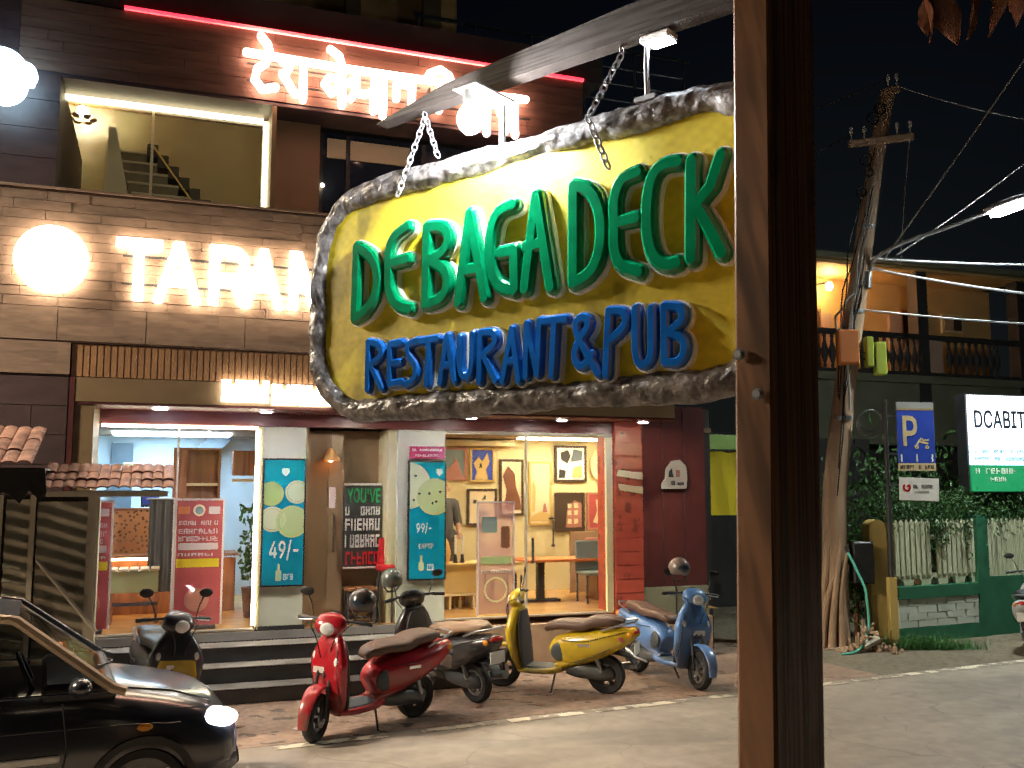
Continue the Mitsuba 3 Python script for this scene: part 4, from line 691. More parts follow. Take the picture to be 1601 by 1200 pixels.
# ================================================================== THE SHED AT THE LEFT
SH = FAC
t = thing('tin_shed', 'small shed of slanted pale metal sheets under a tiled eave, left of the steps', 'shed')
n_ = -2.0
def corr(x0, x1, z0, z1, y, tilt, pitch=.128, amp=.026, nx=14, nz=90):
    xs, zz = np.linspace(x0, x1, nx), np.linspace(z0, z1, nz); v = []
    for z in zz:
        for x in xs: v.append((x, y + amp * math.sin((z + tilt * x) * 2 * PI / pitch), z))
    f = []
    for j in range(nz - 1):
        for i in range(nx - 1): a = j * nx + i; f += [[a, a + 1, a + nx + 1], [a, a + nx + 1, a + nx]]
    return tm(v, f)
part(t, 'sheet', P(corr(-3.4, -2.40, .0, 2.16, n_, .30), 'm_corr', SH, True)); part(t, 'sheet', P(corr(-2.34, -2.13, .0, 2.16, n_ + .01, .30, nx=5), 'm_corr', SH, True)); part(t, 'sheet', P(corr(-2.08, -1.62, .0, 2.14, n_, .33, nx=9), 'm_corr', SH, True))
for x in (-2.38, -2.115, -1.60): part(t, 'upright', P(bx(x - .022, x + .022, n_ - .06, n_ - .03, 0, 2.2), 'm_paleframe', SH))
part(t, 'strip', P(bx(-1.66, -1.56, n_ - .02, n_ + .03, .3, 2.2), 'm_paleframe', SH))
part(t, 'brace', P(tube([(-2.06, n_ - .065, 1.62), (-1.54, n_ - .065, .96)], .02, 6), 'm_paleframe', SH)); part(t, 'brace', P(tube([(-2.08, n_ - .062, 1.16), (-1.62, n_ - .062, .62)], .012, 6), 'm_paleframe', SH))
part(t, 'eave_board', P(bx(-2.0, -.97, n_ - .2, n_ - .17, 2.185, 2.235), 'm_paleframe', SH)); part(t, 'side_sheet', P(bx(-1.62, -1.60, n_ + .02, -1.05, .0, 2.15), 'm_corr', SH))
part(t, 'rear_board', P(bx(-3.4, -1.62, n_ + .06, n_ + .09, 0, 2.2), 'm_stairdark', SH)); part(t, 'rafter', P(bx(-2.0, -1.0, n_ + .1, n_ + .16, 2.19, 2.24), 'm_stairdark', SH))
def tiles(x0, x1, za, ya, zb, yb, rows, w, seed, name):
    r = random.Random(seed); n = int((x1 - x0) / w)
    for j in range(rows):
        u = j / rows; y, z = ya + (yb - ya) * u, za + (zb - za) * u; L = math.hypot(yb - ya, zb - za) / rows * 1.25
        for i in range(n):
            x = x0 + (i + .5) * w; a = np.linspace(0, PI, 7); rr = w * .53
            pr = [(x + rr * math.cos(k), rr * .55 * math.sin(k)) for k in a]; dy, dz = (yb - ya), (zb - za); l = math.hypot(dy, dz); dy, dz = dy / l, dz / l
            o = r.uniform(-.008, .008); v = []
            for (c, h) in ((0, .014), (L, 0)):
                for th in (0, -.012):
                    for px, ph in pr: v.append((px, y + dy * c - dz * (ph + h + th + o), z + dz * c + dy * (ph + h + th + o)))
            f = []
            for k in range(6): f += [[k, k + 1, 14 + k + 1], [k, 14 + k + 1, 14 + k], [7 + k, 7 + k + 1, k + 1], [7 + k, k + 1, k]]
            part(name, 'tile', P(tm(v, f), 'm_terracotta', SH, 30))
tiles(-2.06, -.90, 2.245, n_ - .22, 2.46, n_ + .42, 3, .095, 4, t)
t2 = thing('tiled_canopy', 'higher piece of clay tiled roof at the left edge over the shed', 'roof')
rg = [(-3.3, 2.43)] + [(-3.3 + .07 * k, 2.17 + .05 * math.sin(k * 2.3) + .03 * math.sin(k * 5.1) + (.05 if k > 16 else 0)) for k in range(20)] + [(-1.98, 2.30), (-1.99, 2.43)]
part(t2, 'hanging_tarp', P(extrude(poly(rg), .02, n_ - .44), 'm_black', SH)); part(t2, 'underside', P(bx(-3.3, -2.0, n_ - .4, n_ + .3, 2.42, 2.44), 'm_stairdark', SH))  # ragged black sheet added for the darkness under the tiles
tiles(-3.3, -1.98, 2.455, n_ - .47, 2.80, n_ + .45, 3, .12, 6, t2)

# ================================================================== VEHICLES
def wheel(parent, name, cx, R, w, F, b_rim='m_steel', steer=None, sx=0.0, spokes=6):
    G = F if steer is None else F @ trimesh.transformations.rotation_matrix(steer, (0, 0, 1), (sx, 0, 0))
    pr = [(R - .075, -w * .42), (R - .02, -w * .5), (R - .004, -w * .3), (R, 0), (R - .004, w * .3), (R - .02, w * .5), (R - .075, w * .42), (R - .075, -w * .42)]
    ty = trimesh.creation.revolve(np.array(pr), sections=32); ty.apply_transform(trimesh.transformations.rotation_matrix(PI / 2, (1, 0, 0))); ty.apply_translation((cx, 0, R)); ty.fix_normals()
    k = part(parent, name, P(ty, 'm_rubber', G, 40))
    rm = [trimesh.creation.annulus(R - .098, R - .072, w * .66, sections=28), trimesh.creation.cylinder(.045, w * .9, sections=16)]
    for i in range(spokes):
        s = bx(.03, R - .085, -.016, .016, -w * .22, w * .22); s.apply_transform(trimesh.transformations.rotation_matrix(i * 2 * PI / spokes, (0, 0, 1))); rm.append(s)
    rm = cat(rm); rm.apply_transform(trimesh.transformations.rotation_matrix(PI / 2, (1, 0, 0))); rm.apply_translation((cx, 0, R))
    part(k, 'rim', P(rm, b_rim, G, 30)); return G
def scooter(label, rear, front, col, steer=0.0, seat='m_seat', lean=.09, mirrors=True, sticker=False, tail_only=False, rim='m_steel', rack=False):
    rx, ry = rear; fx, fy = front; dx, dy = fx - rx, fy - ry; l = math.hypot(dx, dy); mx, my = (rx + fx) / 2, (ry + fy) / 2
    F = frame(mx, my, dx, dy) @ trimesh.transformations.rotation_matrix(-lean, (1, 0, 0))
    t = thing('motor_scooter', label, 'scooter'); X = .62; SXC = .47
    A = lambda nm, m, b, sm=40, G=F, lab=None: part(t, nm, P(m, b, G, sm), lab)
    wheel(t, 'rear_wheel', -X, .215, .10, F, rim)
    G = wheel(t, 'front_wheel', X, .215, .095, F, rim, steer, SXC)
    # front end (turns with the handlebar)
    ar = [(X + .275 * math.cos(a), .215 + .275 * math.sin(a), .075 - .03 * abs(a - 1.2) / 1.4, .018) for a in np.linspace(-.12, 2.5, 9)]
    A('front_mudguard', loft(ar, 14, 26, 2.4), col, 60, G)
    A('fork', cat([cyl((X, s * .075, .215), (SXC + .02, s * .06, .62), .019, 8) for s in (-1, 1)]), 'm_dark', 40, G)
    A('steering_stem', cyl((SXC + .03, 0, .55), (SXC - .1, 0, 1.0), .028, 10), 'm_dark', 40, G)
    h = A('headlamp_cowl', cat([loft([(.46, .93, .10, .06), (.44, .99, .15, .085), (.40, 1.05, .14, .075), (.36, 1.09, .07, .03)], 18, 14)]), col, 60, G)
    part(h, 'headlamp', P(ell((.512, 0, .985), (.025, .075, .058), 2), 'm_glasslamp', G, True))
    A('handlebar', cat([tube([(.36, -.30, 1.04), (.39, -.16, 1.05), (.40, 0, 1.05), (.39, .16, 1.05), (.36, .30, 1.04)], .013, 8)]), 'm_dark', 40, G)
    for s in (-1, 1):
        A('grip', cyl((.365, s * .24, 1.043), (.335, s * .37, 1.03), .019, 10), 'm_black', 40, G)
        A('brake_lever', cyl((.40, s * .2, 1.035), (.385, s * .34, 1.02), .006, 6), 'm_steel', 40, G)
        if mirrors:
            k = A('mirror_stem', tube([(.38, s * .2, 1.06), (.36, s * .24, 1.18), (.35, s * .28, 1.25)], .006, 6), 'm_black', 40, G)
            part(k, 'mirror', P(ell((.345, s * .30, 1.28), (.012, .07, .042), 2), 'm_black', G, True))
    # leg shield, floor, body, seat
    A('leg_shield', loft([(.36, .20, .12, .03), (.385, .32, .20, .045), (.42, .48, .245, .06), (.44, .66, .255, .07), (.425, .80, .205, .065), (.40, .93, .11, .045)], 22, 26, 3), col, 60)
    A('inner_panel', loft([(.315, .26, .17, .02), (.335, .5, .185, .03), (.35, .7, .17, .03), (.35, .88, .10, .02)], 16, 16, 3), 'm_dark', 60)
    A('front_trim', cat([tube([(.475, s * .03, .50), (.492, s * .05, .64), (.478, s * .11, .78)], .009, 6) for s in (-1, 1)]), 'm_chrome')
    for s in (-1, 1): A('turn_signal', ell((.478, s * .165, .70), (.024, .042, .06), 2), 'm_glasslamp', True)
    A('floorboard', loft([(.38, .235, .16, .03), (.2, .225, .175, .032), (.0, .235, .165, .035), (-.14, .27, .13, .04)], 18, 14, 4), col, 50)
    A('floor_mat', loft([(.34, .262, .12, .012), (.1, .258, .13, .012), (-.08, .272, .11, .012)], 12, 8, 4), 'm_floorgrey', 50)
    A('body', loft([(-.02, .40, .10, .10), (-.12, .45, .145, .17), (-.30, .49, .185, .185), (-.52, .545, .20, .165), (-.74, .61, .185, .125), (-.92, .67, .12, .075), (-1.0, .70, .06, .04)], 24, 36, 2.8), col, 60)
    A('lower_cover', cat([loft([(-.05, .27, .10, .04), (-.2, .33, .14, .05), (-.4, .38, .15, .03)], 14, 12, 3)]), col, 50)
    for s in (-1, 1): A('side_grille', ell((-.12, s * .135, .46), (.10, .022, .10), 2), 'm_floorgrey', True)
    A('seat', loft([(.06, .68, .07, .03), (.0, .72, .11, .05), (-.2, .75, .145, .055), (-.38, .75, .16, .06), (-.5, .79, .155, .06), (-.72, .81, .135, .055), (-.84, .80, .07, .03)], 22, 32, 3), seat, 60)
    A('grab_rail', tube([(-.62, -.15, .72), (-.86, -.15, .80), (-.98, -.07, .82), (-.98, .07, .82), (-.86, .15, .80), (-.62, .15, .72)], .011, 8), 'm_steel')
    A('tail_lamp', ell((-.975, 0, .70), (.035, .085, .035), 2), 'm_lens_red', True)
    for s in (-1, 1): A('rear_signal', ell((-.93, s * .11, .68), (.04, .022, .03), 2), 'm_lens_amber', True)
    A('number_plate', bx(-.985, -.975, -.10, .10, .46, .58), 'm_white', False)
    A('rear_mudguard', loft([(-.70, .46, .075, .012), (-.86, .44, .075, .012), (-.96, .34, .065, .010)], 12, 10, 4), 'm_dark', 50)
    A('engine', cat([loft([(-.18, .25, .09, .06), (-.4, .25, .13, .09), (-.62, .225, .12, .08), (-.72, .22, .05, .05)], 16, 16, 3)]), 'm_engine', 50)
    k = A('exhaust', tube([(-.25, -.12, .18), (-.45, -.14, .2), (-.55, -.15, .24), (-.92, -.16, .30)], [.014, .018, .045, .045], 12), 'm_steel')
    part(k, 'heat_shield', P(bx(-.86, -.6, -.215, -.20, .22, .31, r=.006), 'm_dark', F))
    A('shock_absorber', cyl((-.60, .11, .26), (-.5, .11, .52), .024, 8), 'm_steel')
    A('side_stand', tube([(-.05, .10, .20), (-.03, .19, .03), (-.03, .22, .012)], .011, 6), 'm_dark')
    A('front_plate', bx(.505, .512, -.11, .11, .585, .64), 'm_white', False, G)
    for s in (-1, 1):
        A('cable', tube(curve([(.40, s * .20, 1.03), (.50, s * .17, 1.0), (.54, s * .08, .88), (.50, s * .05, .72)], 14), .0055, 5), 'm_black', True, G)
        A('panel_seam', tube(curve([(-.16, s * .166, .60), (-.40, s * .196, .60), (-.66, s * .19, .66), (-.90, s * .12, .72)], 16), .004, 5), 'm_black', True)
        A('panel_seam', tube(curve([(-.24, s * .178, .34), (-.46, s * .196, .42), (-.72, s * .178, .53)], 12), .004, 5), 'm_black', True)
        A('shield_seam', tube(curve([(.425, s * .215, .34), (.475, s * .20, .5), (.495, s * .20, .66), (.475, s * .165, .82)], 14), .004, 5), 'm_dark', True)
        A('badge', bx(-.50, -.36, s * .197 - .004, s * .197 + .004, .545, .575, r=.002), 'm_chrome', False)
    A('instrument', ell((.375, 0, 1.10), (.03, .06, .02), 2), 'm_navyglass', True, G)
    A('brake_disc', trimesh.creation.annulus(.04, .085, .005, sections=24).apply_transform(trimesh.transformations.rotation_matrix(PI / 2, (1, 0, 0))).apply_translation((X, .055, .215)), 'm_steel', 30, G)
    if sticker:
        for s in (-1, 1): A('stripe_sticker', bx(-.86, -.70, s * .150 - .004 - .03 * s, s * .158 + .004, .62, .66), 'm_magenta', False)
    if rack: A('front_carrier', tube([(.5, -.12, .55), (.6, -.1, .66), (.6, .1, .66), (.5, .12, .55)], .009, 6), 'm_chrome')
    return F, G
F1, G1_ = scooter('red scooter with its front wheel turned, nearest of the parked row', (-.99, 9.84), (-1.84, 8.98), 'm_sc_red', .55, 'm_seat', .09, rim='m_dark')
FB, GB = scooter('black scooter standing behind the red one', (-.36, 10.5), (-1.22, 11.42), 'm_sc_black', -.25, 'm_seat_tan', .08)
FY, GY = scooter('yellow scooter with a pink sticker on its tail', (1.06, 10.95), (-.10, 11.42), 'm_sc_yellow', .3, 'm_seat', .08, sticker=True, rim='m_dark')
FU, GU = scooter('light blue scooter with its front wheel towards the road', (1.55, 12.22), (2.13, 11.14), 'm_sc_blue', -.15, 'm_seat', .08)
FD, GD = scooter('dark scooter between the tin shed and the black steps', (-3.72, 10.0), (-3.08, 8.98), 'm_sc_dark', .25, 'm_black', .07)
scooter('white scooter seen from behind at the right edge, by the green wall', (7.32, 13.75), (7.85, 14.5), 'm_sc_white', 0, 'm_black', .06)
part('motor_scooter_004', 'yellow_fender', P(loft([(.47, .30, .17, .02), (.50, .5, .19, .025), (.50, .68, .16, .02)], 14, 12, 3), 'm_sc_yellow', FD, 50), 'yellow front panel')
def helmet(label, G, p, col, vis='m_navyglass'):
    t = thing('helmet', label, 'helmet')
    m = ell((0, 0, 0), (.135, .125, .125), 3); v = m.vertices; m.vertices = np.where((v[:, 2:] < -.075), v * [1, 1, 0] + [0, 0, -.075], v); M = G @ np.array([[1, 0, 0, p[0]], [0, 1, 0, p[1]], [0, 0, 1, p[2]], [0, 0, 0, 1.0]])
    part(t, 'shell', P(m, col, M, 60)); a = trimesh.creation.icosphere(subdivisions=3); a.apply_scale((.14, .118, .1)); keep = (a.triangles_center[:, 0] > .06) & (abs(a.triangles_center[:, 2]) < .06); a.update_faces(keep)
    part(t, 'visor', P(a, vis, M, True)); part(t, 'strap', P(tube([(0, .1, -.07), (.02, .05, -.14), (.02, -.05, -.14), (0, -.1, -.07)], .008, 6), 'm_dark', M, 40))
paint('m_helm_dark', (.03, .025, .025)); paint('m_helm_olive', (.05, .06, .05)); paint('m_helm_grey', (.12, .09, .08))
helmet('dark helmet with a pink sheen hung on the red scooter mirror', G1_, (.37, .27, 1.24), 'm_helm_dark'); helmet('dark olive helmet on the mirror of the black scooter', GB, (.36, .26, 1.27), 'm_helm_olive'); helmet('greyish helmet on the mirror of the blue scooter', GU, (.36, -.18, 1.33), 'm_helm_grey')

# the dark hatchback driving in from the left
CAR = frame(-1.84 - .899 * 1.75 - .438 * .82, 6.77 - .438 * 1.75 + .899 * .82, .899, .438)
t = thing('hatchback_car', 'dark hatchback with a lit headlight driving in from the left edge', 'car')
def shell(st, n=36):
    """stations (x, halfwidth, zlow, zhigh): rounded body"""
    s = np.asarray(st, float); u = np.linspace(s[0, 0], s[-1, 0], 60); q = [PchipInterpolator(s[:, 0], s[:, i])(u) for i in (1, 2, 3)]
    an = np.arange(n) * 2 * PI / n; ca, sa = np.cos(an), np.sin(an); v = []
    for i in range(60):
        c, h = (q[1][i] + q[2][i]) / 2, (q[2][i] - q[1][i]) / 2
        e = 3.6; y = np.sign(ca) * abs(ca) ** (2 / e) * q[0][i]; z = np.sign(sa) * abs(sa) ** (2 / e) * h; y = y * (1 - .07 * np.clip((z / h), 0, 1)); v.append(np.stack([np.full(n, u[i]), y, c + z], 1))
    v = np.vstack(v); f = []
    for i in range(59):
        for j in range(n): a, b = i * n + j, i * n + (j + 1) % n; f += [[a, b, b + n], [a, b + n, a + n]]
    k = len(v); v = np.vstack([v, v[:n].mean(0), v[-n:].mean(0)])
    for j in range(n): f += [[k, (j + 1) % n, j], [k + 1, 59 * n + j, 59 * n + (j + 1) % n]]
    m = tm(v, f); m.fix_normals(); return m
hull_ = shell([(-1.85, .66, .42, .86), (-1.7, .76, .30, .96), (-1.0, .81, .22, .98), (0, .82, .2, .97), (.8, .82, .2, .96), (1.2, .81, .22, .90), (1.55, .76, .26, .80), (1.70, .68, .32, .70), (1.76, .56, .38, .62)])
part(t, 'body', P(hull_, 'm_carpaint', CAR, 50))
A0, A1 = (.92, .74, .955), (.33, .58, 1.40); B1 = (-.35, .60, 1.42); C1 = (-1.25, .58, 1.37); C0 = (-1.66, .70, .95)
for s in (-1, 1):
    m_ = lambda p: (p[0], p[1] * s, p[2])
    part(t, 'front_pillar', P(tube([m_((1.0, .76, .93)), m_(A0), m_(A1), m_((.2, .585, 1.425))], [.03, .036, .036, .03], 8), 'm_tan_sheen' if s < 0 else 'm_carpaint', CAR, 40))  # near pillar coloured tan for its reflection, far one in body paint
    part(t, 'middle_pillar', P(tube([m_((-.3, .77, .95)), m_(B1)], .035, 8), 'm_carpaint', CAR, 40)); part(t, 'rear_pillar', P(tube([m_(C0), m_(C1)], .06, 8), 'm_carpaint', CAR, 40))
    w = part(t, 'side_window', P(tm([m_((.86, .75, .955)), m_((-.28, .765, .955)), m_((-.33, .605, 1.40)), m_((.34, .595, 1.39))], [[0, 1, 2], [0, 2, 3]]), 'm_tint', CAR))
    part(t, 'side_window', P(tm([m_((-.34, .765, .955)), m_((-1.6, .71, .955)), m_((-1.22, .59, 1.36)), m_((-.38, .605, 1.40))], [[0, 1, 2], [0, 2, 3]]), 'm_tint', CAR))
    k = part(t, 'door_mirror', P(ell((.72, s * .90, 1.0), (.07, .09, .06), 2), 'm_carpaint', CAR, True)); part(k, 'arm', P(cyl((.72, s * .76, .97), (.72, s * .86, .99), .02, 8), 'm_dark', CAR))
    part(t, 'roof_rail', P(tube([m_((.3, .59, 1.415)), m_(B1), m_(C1)], .028, 8), 'm_tan_sheen', CAR, 40))
    part(t, 'door_seam', P(tube([m_((.62, .828, .9)), m_((.66, .832, .6)), m_((.60, .83, .3))], .006, 6), 'm_black', CAR))
    k = part(t, 'headlight', P(ell((1.56, -.575, .665), (.20, .145, .078), 3) if s < 0 else ell((1.58, .52, .60), (.15, .12, .05), 3), 'm_glasslamp', CAR, True, **emit((7.5, 8.0, 8.6), 1)))
    part(t, 'side_moulding', P(bx(.12, .62, s * .835 - .012, s * .835 + .012, .54, .585, r=.008), 'm_white', CAR), 'pale strip standing for a bright streak on the door')  # white strip stands for a reflected streak along the door
    part(t, 'fog_lamp', P(ell((1.64, s * .52, .40), (.06, .09, .05), 2), 'm_glasslamp', CAR, True))
    for x in (1.12, -1.12):
        G = CAR @ np.array([[1, 0, 0, 0], [0, 1, 0, s * .74], [0, 0, 1, 0], [0, 0, 0, 1.0]]); wheel(t, 'wheel', x, .29, .17, G, 'm_steel'); part(t, 'wheel_arch', P(extrude(Point(x, .30).buffer(.345, 20).difference(Point(x, .3).buffer(.30, 20)), .06, s * .81 - .03), 'm_black', CAR))
part(t, 'windscreen', P(tm([(.93, -.72, .96), (.93, .72, .96), (.34, .57, 1.41), (.34, -.57, 1.41)], [[0, 1, 2], [0, 2, 3]]), 'm_tint', CAR)); part(t, 'rear_window', P(tm([(-1.68, -.66, .97), (-1.68, .66, .97), (-1.3, .55, 1.37), (-1.3, -.55, 1.37)], [[0, 1, 2], [0, 2, 3]]), 'm_tint', CAR))
part(t, 'roof', P(loft([(.34, 1.405, .57, .02), (-.1, 1.445, .59, .03), (-.8, 1.44, .59, .03), (-1.3, 1.385, .55, .02)], 24, 20, 4), 'm_carpaint', CAR, 50))
part(t, 'front_bumper', P(loft([(1.45, .36, .76, .08), (1.66, .36, .66, .09), (1.79, .37, .5, .07)], 24, 12, 4), 'm_carpaint', CAR, 50)); part(t, 'grille', P(bx(1.70, 1.775, -.34, .34, .50, .60, r=.02), 'm_black', CAR)); part(t, 'bonnet_seam', P(tube([(.95, -.7, .952), (1.3, -.68, .895), (1.55, -.6, .80)], .007, 6), 'm_black', CAR))
for s in (-1, 1):
    part(t, 'door_handle', P(bx(-.22, -.06, s * .836 - .012, s * .836 + .014, .80, .83, r=.008), 'm_chrome', CAR, 30)); part(t, 'sill_trim', P(bx(-.8, .78, s * .80 - .02, s * .80 + .02, .23, .30, r=.01), 'm_black', CAR))
    part(t, 'belt_trim', P(tube([(.88, s * .775, .945), (-.3, s * .785, .945), (-1.55, s * .735, .945)], .008, 6), 'm_chrome', CAR, 40)); part(t, 'indicator', P(ell((1.12, s * .822, .70), (.05, .012, .025), 2), 'm_lens_amber', CAR, True))
    part(t, 'body_crease', P(tube(curve([(1.35, s * .775, .70), (.8, s * .829, .735), (-.4, s * .833, .74), (-1.4, s * .79, .74)], 24), .005, 5), 'm_carpaint', CAR, True))
part(t, 'wiper', P(tube([(.98, .3, .965), (.90, -.05, 1.0), (.84, -.35, 1.04)], .008, 5), 'm_black', CAR, 40)); part(t, 'number_plate', P(bx(1.80, 1.81, -.22, .22, .40, .50), 'm_white', CAR))
part(t, 'dashboard', P(bx(.5, .95, -.68, .68, .86, .99, r=.03), 'm_dark', CAR)); part(t, 'steering_wheel', P(trimesh.creation.torus(.17, .016, 24, 8).apply_transform(trimesh.transformations.rotation_matrix(1.15, (0, 1, 0))).apply_translation((.42, -.34, 1.0)), 'm_black', CAR, 40))
for y in (-.36, .36): part(t, 'seat', P(cat([bx(-.45, .05, y - .24, y + .24, .5, .7, r=.05), bx(-.62, -.42, y - .23, y + .23, .6, 1.2, r=.06), bx(-.6, -.46, y - .12, y + .12, 1.2, 1.36, r=.04)]), 'm_seat_tan', CAR, 30))

# ================================================================== THE RIGHT SIDE
def leaves(n, fn, size, seed, flat=.35):
    """n small bent leaf faces at points fn(r) -> (x, y, z)"""
    r = np.random.default_rng(seed); V, Fc = [], []
    for i in range(n):
        p = np.array(fn(r)); s = size * r.uniform(.6, 1.3); R = trimesh.transformations.euler_matrix(*r.uniform(0, 6.28, 3))[:3, :3]
        q = np.array([(-s, 0, 0), (0, -s * flat, .12 * s), (s, 0, 0), (0, s * flat, .12 * s)]) @ R.T + p; k = len(V) * 4
        V.append(q); Fc += [[k, k + 1, k + 2], [k, k + 2, k + 3]]
    return tm(np.vstack(V), Fc)
# utility pole
a, b = np.array([4.66, 14.2, -.1]), np.array([5.80, 14.2, 8.36])
_px = PchipInterpolator([-.2, 0, 1.92, 3.43, 5.46, 7.55, 8.5], [4.68, 4.69, 4.73, 4.91, 5.25, 5.62, 5.83])
at = lambda z: np.array([float(_px(z)), 14.2, z])
t = thing('utility_pole', 'leaning concrete utility pole with two crossarms and tangled cables', 'pole')
v, f = [], []; zs = np.linspace(-.1, 8.36, 40)
for i, z in enumerate(zs):
    c = at(z); r = .20 - .085 * z / 8.4; r2 = r * .8
    for j in range(12):
        an = j * PI / 6; o = .012 * (meshkit.noise(np.array([[j * 1.7, z * 1.3, 2.0]]))[0] - .5); v.append((c[0] + (r + o) * math.cos(an), c[1] + (r2 + o) * math.sin(an), z))
for i in range(39):
    for j in range(12): p, q = i * 12 + j, i * 12 + (j + 1) % 12; f += [[p, q, q + 12], [p, q + 12, p + 12]]
f += [[39 * 12, 39 * 12 + j, 39 * 12 + j + 1] for j in range(1, 11)]
part(t, 'shaft', P(tm(v, f), 'm_conc', None, 40))
for (z, x0, x1, y) in ((7.53, -.50, .50, -.14), (8.33, -.05, .14, -.13)):
    c = at(z); k = part(t, 'crossarm', P(moved(bx(x0, x1, y, y + .08, -.05, .05, r=.006), np.array([[.985, 0, -.12, c[0]], [0, 1, 0, c[1]], [.12, 0, .985, c[2]], [0, 0, 0, 1.0]])), 'm_conc'))
    for q in ((-.45, -.25, .25, .45) if z < 8 else (-.02, .11)):
        w = c + np.array([q, y + .04, .05 + .12 * q]); part(k, 'insulator', P(cat([cyl(w, w + [0, 0, .12], .012, 6), cyl(w + [0, 0, .12], w + [0, 0, .2], .03, 10, .022)]), 'm_white', None, 40))
for z, r in ((6.2, .13), (4.9, .14), (3.3, .155)): c = at(z); part(t, 'band', P(cyl(c - [0, 0, .03], c + [0, 0, .03], r, 14), 'm_steel', None, 40))
r = random.Random(5)
for k in range(9):     # slack cables strapped along the pole
    z0, z1 = r.uniform(5.0, 7.6), r.uniform(.8, 4.4); o = r.uniform(-.34, -.05); pts = []
    for u in np.linspace(0, 1, 8): z = z0 + (z1 - z0) * u; c = at(z); pts.append((c[0] + o * (1 - abs(2 * u - 1) * .6) + r.uniform(-.03, .03), c[1] - .17 - r.uniform(0, .05), z))
    part(t, 'cable', P(tube(curve(pts, 24), .010 if k % 3 else .016, 5), 'm_black' if k % 3 else 'm_grey', None, True))
for z, dx in ((8.0, -.12), (7.85, -.2), (7.2, -.2), (7.0, -.12), (6.7, -.2)):
    c = at(z); part(t, 'cable_coil', P(trimesh.creation.torus(r.uniform(.05, .09), .014, 16, 6).apply_transform(trimesh.transformations.euler_matrix(PI / 2 + r.uniform(-.5, .5), r.uniform(-.4, .4), 0)).apply_translation(c + [dx, -.16, 0]), 'm_black', None, 40))
c = at(3.25)
part(t, 'cable_coil', P(cat([trimesh.creation.torus(.16 + .02 * k, .012, 24, 6).apply_transform(trimesh.transformations.euler_matrix(PI / 2 + .1 * k, .15 * k, 0)).apply_translation(c + [.38, -.15, -.02 * k]) for k in range(3)]), 'm_steel', None, 40), 'pale coil of cable hung beside the pole')
c = at(4.31); Bx = thing('junction_box', 'orange junction box strapped to the utility pole', 'box')
part(Bx, 'case', P(bx(c[0] - .27, c[0] + .03, 13.86, 14.02, 4.07, 4.58, r=.015), 'm_orange')); part(Bx, 'lid_seam', P(bx(c[0] - .25, c[0] + .01, 13.852, 13.86, 4.10, 4.55), 'm_orange')); part(Bx, 'conduit', P(cyl((c[0] - .12, 13.94, 3.4), (c[0] - .12, 13.94, 4.07), .02, 8), 'm_grey', None, 40))
for i, (x0, x1, z0, z1) in enumerate(((5.235, 5.34, 4.05, 4.50), (5.37, 5.53, 3.93, 4.42))):
    Bx = thing('meter_box', ['lime box right against the utility pole', 'lime box right of the pole, second from it'][i], 'box')
    part(Bx, 'case', P(bx(x0, x1, 14.0, 14.16, z0, z1, r=.015), 'm_limebox')); part(Bx, 'bracket', P(cyl((5.0, 14.1, (z0 + z1) / 2), (x0 + .02, 14.1, (z0 + z1) / 2), .015, 6), 'm_dark'))
# street lamp on the pole
t = thing('street_lamp', 'bright white street lamp on a long arm from the utility pole', 'street lamp')
part(t, 'arm', P(tube(curve([(5.36, 14.14, 5.3), (5.40, 14.1, 5.62), (5.6, 14.0, 5.80), (6.4, 13.75, 6.08), (6.95, 13.58, 6.27)], 26), .032, 10), 'm_galv', None, True)); part(t, 'clamp', P(cyl((5.32, 14.14, 5.25), (5.33, 14.14, 5.5), .07, 10), 'm_steel', None, 40))
ML = frame(6.88, 13.60, .93, -.33, 6.24) @ trimesh.transformations.rotation_matrix(-.30, (0, 1, 0))
part(t, 'head', P(loft([(0, .03, .05, .04), (.12, .035, .10, .05), (.4, .03, .13, .05), (.66, .02, .10, .035), (.72, .02, .05, .02)], 18, 18, 3), 'm_galv', ML, 50)); part(t, 'lens', P(loft([(.06, -.05, .07, .03), (.2, -.065, .12, .05), (.45, -.065, .13, .05), (.66, -.045, .08, .03)], 16, 14, 3), 'm_white', ML, True, **emit((330, 370, 345), 14)))
# added unseen fill lamp, lined up with the row, left of the view: twin heads
t = thing('street_lamp', 'added unseen twin headed lamp filling the road with warm light, left of the view', 'street lamp')
ML2 = frame(-9.6, 6.2, .899, .438, 6.6)
part(t, 'pole', P(cyl((-1.2, 3.4, -6.6), (-1.2, 3.4, .4), .09, 12, .06), 'm_galv', ML2, 40)); part(t, 'arm', P(tube(curve([(-1.2, 3.4, .3), (-.9, 2.8, .7), (0, .8, .25)], 20), .035, 8), 'm_galv', ML2, True)); part(t, 'crossbar', P(cyl((-.7, 0, .1), (.7, 0, .1), .03, 8), 'm_galv', ML2)); part(t, 'neck', P(cyl((0, 0, .1), (0, .85, .25), .03, 8), 'm_galv', ML2))
for s in (-1, 1):
    k = part(t, 'head', P(bx(s * .6 - .45, s * .6 + .45, -.2, .2, -.02, .10, r=.03), 'm_galv', ML2)); part(k, 'lens', P(bx(s * .6 - .40, s * .6 + .40, -.16, .16, -.035, -.022), 'm_white', ML2, **emit((660, 545, 400), 22)))
